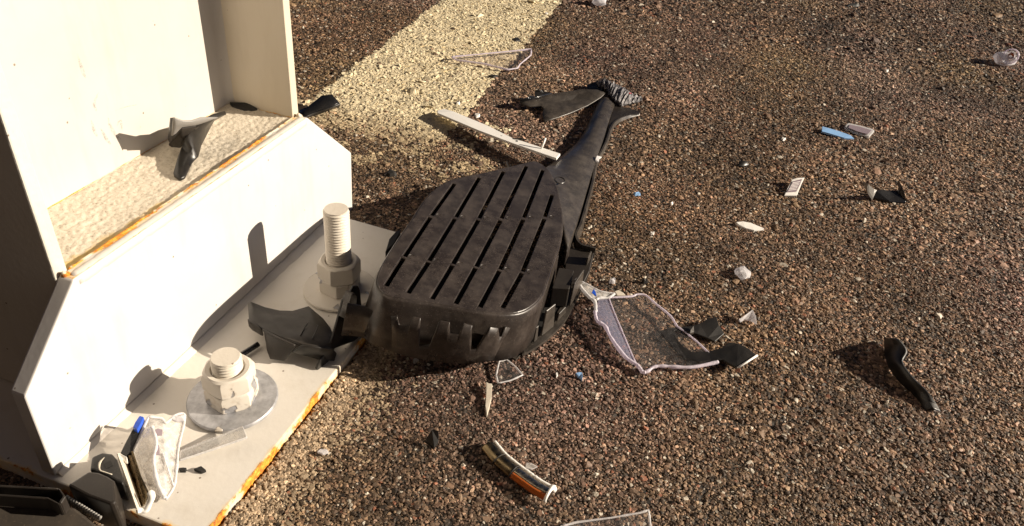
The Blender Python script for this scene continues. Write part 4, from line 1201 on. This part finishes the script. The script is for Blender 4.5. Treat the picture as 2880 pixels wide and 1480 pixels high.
shard("pale_stone_chip", 'flat cream chip touching the top corner of the big lens', 'chip', [(610, 245), (660, 228), (720, 262), (745, 290), (640, 290)], .006, .005, M['cream'], KS, 0.0008)

ZK = 0.62
# ------------------------------------------------------------------ smaller pieces
tri = shard("clear_shard", 'small clear three-cornered shard just under the housing front', 'clear shard', [(275, 210, .006), (300, 100, .009), (360, 86, .009), (430, 140, .008), (490, 210, .006), (390, 255, .005), (290, 276, .005)], .006, .002, M['clear_dim'], KC, 0, M['edge_white'], 0.0008)
shard("plastic_sliver", 'upright pale cream sliver below the three-cornered clear shard', 'plastic sliver', [(192, 268, .010), (215, 282, .010), (242, 284, .010), (238, 400, .008), (222, 470, .006), (200, 546, .004), (186, 470, .006), (192, 380, .008)], .008, .003, M['cream'], KC, 0.0005)
shard("clear_chip", 'tiny clear chip resting against the chromed strip', 'clear chip', [(520, 924, .010), (560, 928, .010), (612, 955, .008), (560, 978, .006), (512, 965, .007)], .008, .0015, M['clear_white'], KC, 0.0003, side=M['edge_white'])
shard("plastic_chip", 'tiny white chip between the clear shard and the blue chip', 'plastic chip', [(757, 200), (768, 188), (776, 215), (764, 232)], .003, .003, M['white'], KC, 0.0003)
shard("blue_chip", 'small sky blue chip left below the big lens', 'plastic chip', [(160, 1195, .009), (200, 1185, .010), (240, 1190, .009), (240, 1275, .003), (200, 1240, .004)], .008, .003, M['blue'], KS, 0.0004)
# chromed strip with orange reflector
ZK = 1.0
t = thing("chrome_strip", 'short curved chromed trim strip with orange lower half on asphalt', 'trim strip', G(*KC(430, 960)))
cl = crom([G(*KC(*p), .0085) for p in [(205, 770), (290, 872), (380, 950), (500, 1040), (600, 1110), (705, 1168)]], 40)
def arcsec(i, a0, a1, k, rad_, lift=0.0):
    tg = cl[min(i + 1, len(cl) - 1)] - cl[max(i - 1, 0)]; tg /= np.linalg.norm(tg)
    sd = np.cross([0, 0, 1], tg); sd /= np.linalg.norm(sd)
    return [cl[i] + sd * rad_ * math.cos(a) * 1.15 + np.array([0, 0, rad_ * math.sin(a) * 0.9 - 0.0035 + lift]) for a in np.linspace(a0, a1, k)]
nC = len(cl); half = int(nC * 0.47)
V, F = loft([arcsec(i, 0.25, math.pi * 1.0, 10, 0.0054) for i in range(half + 1)]); solid(mesh_obj("chrome_part", V, F, M['chrome_dark'], t, smooth=True), 0.0015, -1)
V, F = loft([arcsec(i, 0.25, math.pi * 0.66, 8, 0.0054) for i in range(half, nC)]); solid(mesh_obj("chrome_part", V, F, M['chrome'], t, smooth=True), 0.0015, -1)
V, F = loft([arcsec(i, math.pi * 0.66, math.pi * 1.0, 6, 0.0054) for i in range(half, nC)]); solid(mesh_obj("orange_part", V, F, M['orange'], t, smooth=True), 0.0015, -1)
V, F = tube([arcsec(i, 0.16, 0.2, 2, 0.0064, 0.0005)[0] for i in range(nC)], [0.0016 * (1 + .5 * mnoise.noise(Vector((i * .8, 1, 1)))) for i in range(nC)], 6); mesh_obj("white_edge", V, F, M['white'], t, smooth=True)
for f in (0.24, 0.47):
    V, F = tube(arcsec(int(nC * f), 0.3, math.pi, 10, 0.0058), 0.0005, 5); mesh_obj("joint", V, F, M['deep'], t, smooth=True)
V, F = tube(arcsec(nC - 1, 0.0, math.pi, 10, 0.0060), [0.0034, 0.003, 0.0022, 0.0016, 0.0014, 0.0013, 0.0013, 0.0013, 0.0013, 0.0012], 7); mesh_obj("broken_end", V, F, M['white'], t, smooth=True)
# clear plate at the bottom edge
shard("clear_plate", 'clear flat plastic plate cut by the bottom edge of the picture', 'clear plate', [(1413, 1322, .010), (1450, 1312, .010), (1540, 1300, .011), (1610, 1288, .012), (1632, 1281, .012), (1640, 1340, .009), (1600, 1420, .005), (1420, 1440, .004), (1400, 1360, .008)], .01, .0025, M['clear_dim'], None, 0, M['edge_white'], 0.0009)
shard("plastic_chip", 'dark upright shard with pale edge, left of the chromed strip', 'plastic chip', [(1068, 1108, .004), (1086, 1080, .014), (1103, 1083, .014), (1104, 1110, .006), (1092, 1126, .003)], .008, .003, M['black'], None, 0.0005)
shard("clear_chip", 'tiny clear chip on asphalt beside the rusty plate edge', 'clear chip', [(798, 1136), (806, 1129), (822, 1130), (827, 1137), (812, 1142)], .004, .002, M['crystal'], None, 0.0003)
# twisted black strip
ZK = 0.6
t = thing("twisted_strip", 'long twisted black plastic strip alone on the asphalt', 'plastic strip', G(*KU(1000, 560)))
le = [(870, 382, .004), (872, 452, .001), (890, 520, .001), (948, 602, .001), (1020, 667, .001), (1078, 740, .001)]
re = [(932, 388, .024), (978, 440, .022), (955, 500, .018), (1012, 580, .014), (1102, 662, .010), (1154, 746, .003)]
A3 = crom([G(*KU(*p[:2]), p[2]) for p in le], 30); B3_ = crom([G(*KU(*p[:2]), p[2]) for p in re], 30)
V, F = loft([[a, a * .5 + b * .5 + np.array([0, 0, .0022]), b] for a, b in zip(A3, B3_)])
solid(mesh_obj("strip", V, F, M['black'], t, smooth=True, sharp=25), 0.0025, -1)
shard("fold", None, None, [(945, 480, .028), (972, 445, .036), (986, 468, .033), (975, 485, .026)], .02, .002, M['gloss'], KU, 0.0003, parent=t)
shard("splinter", None, None, [(1120, 742, .005), (1135, 728, .006), (1154, 748, .004)], .005, .0015, M['white'], KU, 0.0002, parent=t)
# black clip with two prongs
t = thing("plastic_clip", 'black plastic clip with two upright prongs casting a long shadow', 'plastic clip', G(*KQ(1690, 870)))
shard("clip_body", None, None, [(1545, 788, .020), (1790, 790, .020), (1862, 850, .014), (1866, 912, .006), (1700, 905, .006), (1532, 872, .006)], .012, .006, M['gloss'], KQ, 0.0008, parent=t)
shard("prong", None, None, [(1428, 695, .050), (1480, 728, .046), (1540, 780, .030), (1568, 788, .022), (1528, 872, .008), (1486, 805, .026)], .03, .004, M['grey'], KQ, 0.0004, parent=t)  # lighter grey colour paints in the sun on this prong
shard("prong", None, None, [(1790, 685, .040), (1818, 725, .036), (1862, 840, .018), (1872, 910, .006), (1846, 900, .006), (1812, 800, .022)], .03, .004, M['neck'], KQ, 0.0004, parent=t)
# blue strip, clear lens cover, printed label, pale sliver
shard("blue_strip", 'bright blue plastic strip on the asphalt beside a small clear cover', 'plastic strip', [(1003, 130, .010), (1062, 146, .010), (1180, 180, .008), (1300, 224, .006), (1335, 258, .003), (1232, 250, .004), (1080, 205, .007), (998, 182, .008)], .008, .003, M['blue'], KQ, 0.0005)
t = thing("lens_cover", 'small rounded clear lens cover lying behind the blue strip', 'lens cover', G(*KQ(1390, 170)))
shard("cover_rim", None, None, [(1238, 128, .007), (1252, 105, .008), (1278, 94, .008), (1400, 122, .008), (1530, 158, .008), (1545, 175, .008), (1490, 236, .006), (1380, 205, .006), (1245, 152, .006)], .008, .005, M['edge_white'], KQ, 0.0012, parent=t)
shard("window", None, None, [(1285, 112), (1400, 135), (1515, 172), (1475, 212), (1380, 188), (1272, 145)], .0092, .001, M['smoke'], KQ, 0.0003, parent=t)
t = thing("printed_tag", 'small white tag with grey printed window tilted on the asphalt', 'tag', G(*KQ(715, 770)))
shard("tag_plate", None, None, [(692, 680, .016), (740, 664, .018), (820, 660, .018), (790, 720, .014), (742, 842, .004), (612, 842, .004), (645, 765, .010)], .01, .0022, M['white'], KQ, 0.0005, parent=t)
shard("printed_window", None, None, [(702, 700, .0160), (795, 675, .0180), (770, 735, .0140), (735, 805, .0080), (640, 812, .0072)], .01, .0004, M['smoke'], KQ, 0, parent=t)
for f in np.linspace(0.12, 0.88, 6):
    a = np.array([700, 705, .0164]) * (1 - f) + np.array([645, 805, .0080]) * f; b = np.array([780, 690, .0176]) * (1 - f) + np.array([730, 795, .0090]) * f
    V, F = tube([G(*KQ(*a[:2]), a[2] * ZK), G(*KQ(*b[:2]), b[2] * ZK)], 0.0004, 4); mesh_obj("print_line", V, F, M['white'], t)
shard("plastic_sliver", 'pale boat-shaped sliver on asphalt right of the housing', 'plastic sliver', [(108, 1120, .007), (180, 1112, .007), (262, 1126, .006), (400, 1184, .003), (405, 1200, .003), (300, 1206, .003), (205, 1182, .004), (140, 1150, .005)], .006, .004, M['white'], KQ, 0.0008)
t = thing("plastic_scrap", 'small folded black scrap on asphalt above the printed tag', 'plastic scrap', G(*KQ(170, 520)))
patch("scrap_face", [(110, 545, .002), (170, 478, .012), (225, 495, .010), (252, 530, .002), (190, 545, .004)], [(0, 1, 4), (1, 2, 3, 4)], M['black'], 0.002, t, KQ)

ZK = 1.0
# crystalline clear lumps
def lump(name, label, px, rx, ry, h, mat, seed, orange=None, parts=False):
    c = G(*px)
    bm = bmesh.new(); bmesh.ops.create_icosphere(bm, subdivisions=2, radius=1.0)
    V = []
    for v in bm.verts:
        k = 1 + 0.45 * mnoise.noise(v.co * 1.7 + Vector((seed, 0, 0)))
        V.append((c[0] + v.co.x * rx * k, c[1] + v.co.y * ry * k, c[2] + h * 0.45 + v.co.z * h * 0.5 * k))
    F = [[v.index for v in f.verts] for f in bm.faces]
    bm.free()
    if parts: return V, F, c
    o = mesh_obj(name, V, F, mat); tag(o, label, 'clear shard'); return o
lump("crystal_shard", 'crazed clear crystal shard at the top edge by the painted line', (1505, 14), 0.016, 0.017, 0.022, M['crystal'], 2.2)
t = thing("faceted_lens", 'round faceted clear lens with orange centre far across the asphalt', 'lens', G(2522, 160))
V, F, c = lump("x", "", (2522, 162), 0.020, 0.022, 0.026, M['crystal'], 7.7, parts=True); mesh_obj("lens_body", V, F, M['crystal'], t)
for r_k, mm, rr in ((0.014, 'edge', 0.0016), (0.009, 'edge_white', 0.0014), (0.0045, 'orange', 0.0022)):
    nrm = (CAM - c); nrm[2] += 0.1; nrm /= np.linalg.norm(nrm); e1 = np.cross(nrm, [0, 0, 1]); e1 /= np.linalg.norm(e1); e2 = np.cross(nrm, e1)
    cc = c + np.array([0, 0, 0.013]) + np.array([-0.5, -0.3, 0.5]) * 0.016
    pts = [cc + r_k * (math.cos(a) * e1 + math.sin(a) * e2) for a in np.linspace(0, 2 * math.pi, 19)]
    V, F = tube(pts, rr, 5); mesh_obj("lens_ring", V, F, M[mm], t, smooth=True)
lump("clear_shard", 'crumpled clear shard on asphalt above the white torn shard', (1866, 694), 0.0105, 0.009, 0.009, M['crystal'], 4.1)
shard("clear_shard", 'torn white fan-shaped shard right of the black hook', 'clear shard', [(2062, 570, .007), (2110, 540, .009), (2222, 458, .012), (2262, 540, .009), (2270, 622, .005), (2200, 580, .005), (2120, 572, .005), (2080, 596, .004)], .01, .002, M['crystal'], KS, 0.0004)
# big clear wedge lying on the painted line
shard("clear_wedge", 'pointed clear plastic shard lying across the painted line edge', 'clear shard', [(1213, 408, .010), (1240, 404, .010), (1560, 374, .010), (1790, 352, .010), (1786, 395, .009), (1705, 462, .008), (1690, 488, .007), (1620, 500, .007), (1450, 458, .008), (1250, 430, .009)], .008, .003, M['clear_dim'], KT, 0, M['edge'], 0.0015)

# tiny scattered bits, each one in its own place
def bits():
    LST = [((1300, 101), 13, 9, 'deep', 'black crumb on the painted line above the pointed clear shard'), ((2147, 15), 22, 7, 'deep', 'flat black scrap at the top edge of the asphalt'), ((983, 440), 16, 9, 'deep', 'black crumb on worn paint left of the slotted panel'),
           ((1600, 491), 14, 4, 'blue', 'tiny blue splinter on asphalt just right of the neck'), ((1970, 352), 8, 6, 'white', 'white crumb left of the blue strip'), ((1200, 292), 9, 7, 'white', 'white crumb on the painted line above the white trim strip'),
           ((1540, 712), 9, 6, 'crystal', 'tiny clear crumb above the horn of the big lens'), ((1622, 712), 12, 6, 'black', 'small black crumb above the top edge of the big lens'), ((2230, 180), 5, 4, 'white', 'white speck in the open asphalt left of the faceted lens'),
           ((1152, 262), 7, 5, 'white', 'white crumb on the line near the clear shard point'), ((2172, 558), 7, 5, 'cream', 'cream crumb on asphalt under the pronged clip'), ((1496, 1195), 12, 9, 'cream', 'square cream stone chip right of the chromed strip'),
           ((1495, 995), 11, 8, 'cream', 'cream stone chip under the blue chip'), ((1762, 1080), 9, 7, 'cream', 'cream stone chip in the open asphalt below the big lens'), ((2437, 1140), 11, 8, 'cream', 'cream stone chip near the lower right'), ((2230, 1014), 7, 6, 'cream', 'cream crumb in the shadow edge of the twisted strip'),
           ((1690, 515), 6, 4, 'white', 'white crumb on asphalt right of the neck rim'), ((1640, 590), 8, 5, 'white', 'white crumb right of the housing corner'), ((1240, 195), 16, 5, 'black', 'black crumb in front of the pointed clear shard'), ((1374, 36), 6, 4, 'crystal', 'tiny clear crumb on the painted line near the top edge')]
    for (px, w, h, m, lab) in LST:
        c = G(*px); k = G(px[0] + w, px[1]); ru = np.linalg.norm(k - c); k2 = G(px[0], px[1] + h); rv = np.linalg.norm(k2 - c)
        d1 = (k - c) / ru; d2 = (k2 - c) / rv
        nv = random.randint(5, 7); ring = []
        for i in range(nv):
            a = 2 * math.pi * i / nv + random.uniform(-.25, .25); f = random.uniform(0.7, 1.05)
            ring.append(c + d1 * ru * math.cos(a) * f + d2 * rv * math.sin(a) * f * 0.7)
        hgt = random.uniform(0.003, 0.006)
        top = [c + (p - c) * 0.72 + np.array([random.uniform(-.001, .001), random.uniform(-.001, .001), hgt * random.uniform(0.6, 1.1)]) for p in ring]
        V, F, _ = prism(top, [p - np.array([0, 0, .0005]) for p in ring])
        o = mesh_obj("debris_crumb", V, F, M[m]); bevel(o, 0.0003, 1)
        tag(o, lab, 'crumb', 'crumbs scattered over the asphalt')
bits()
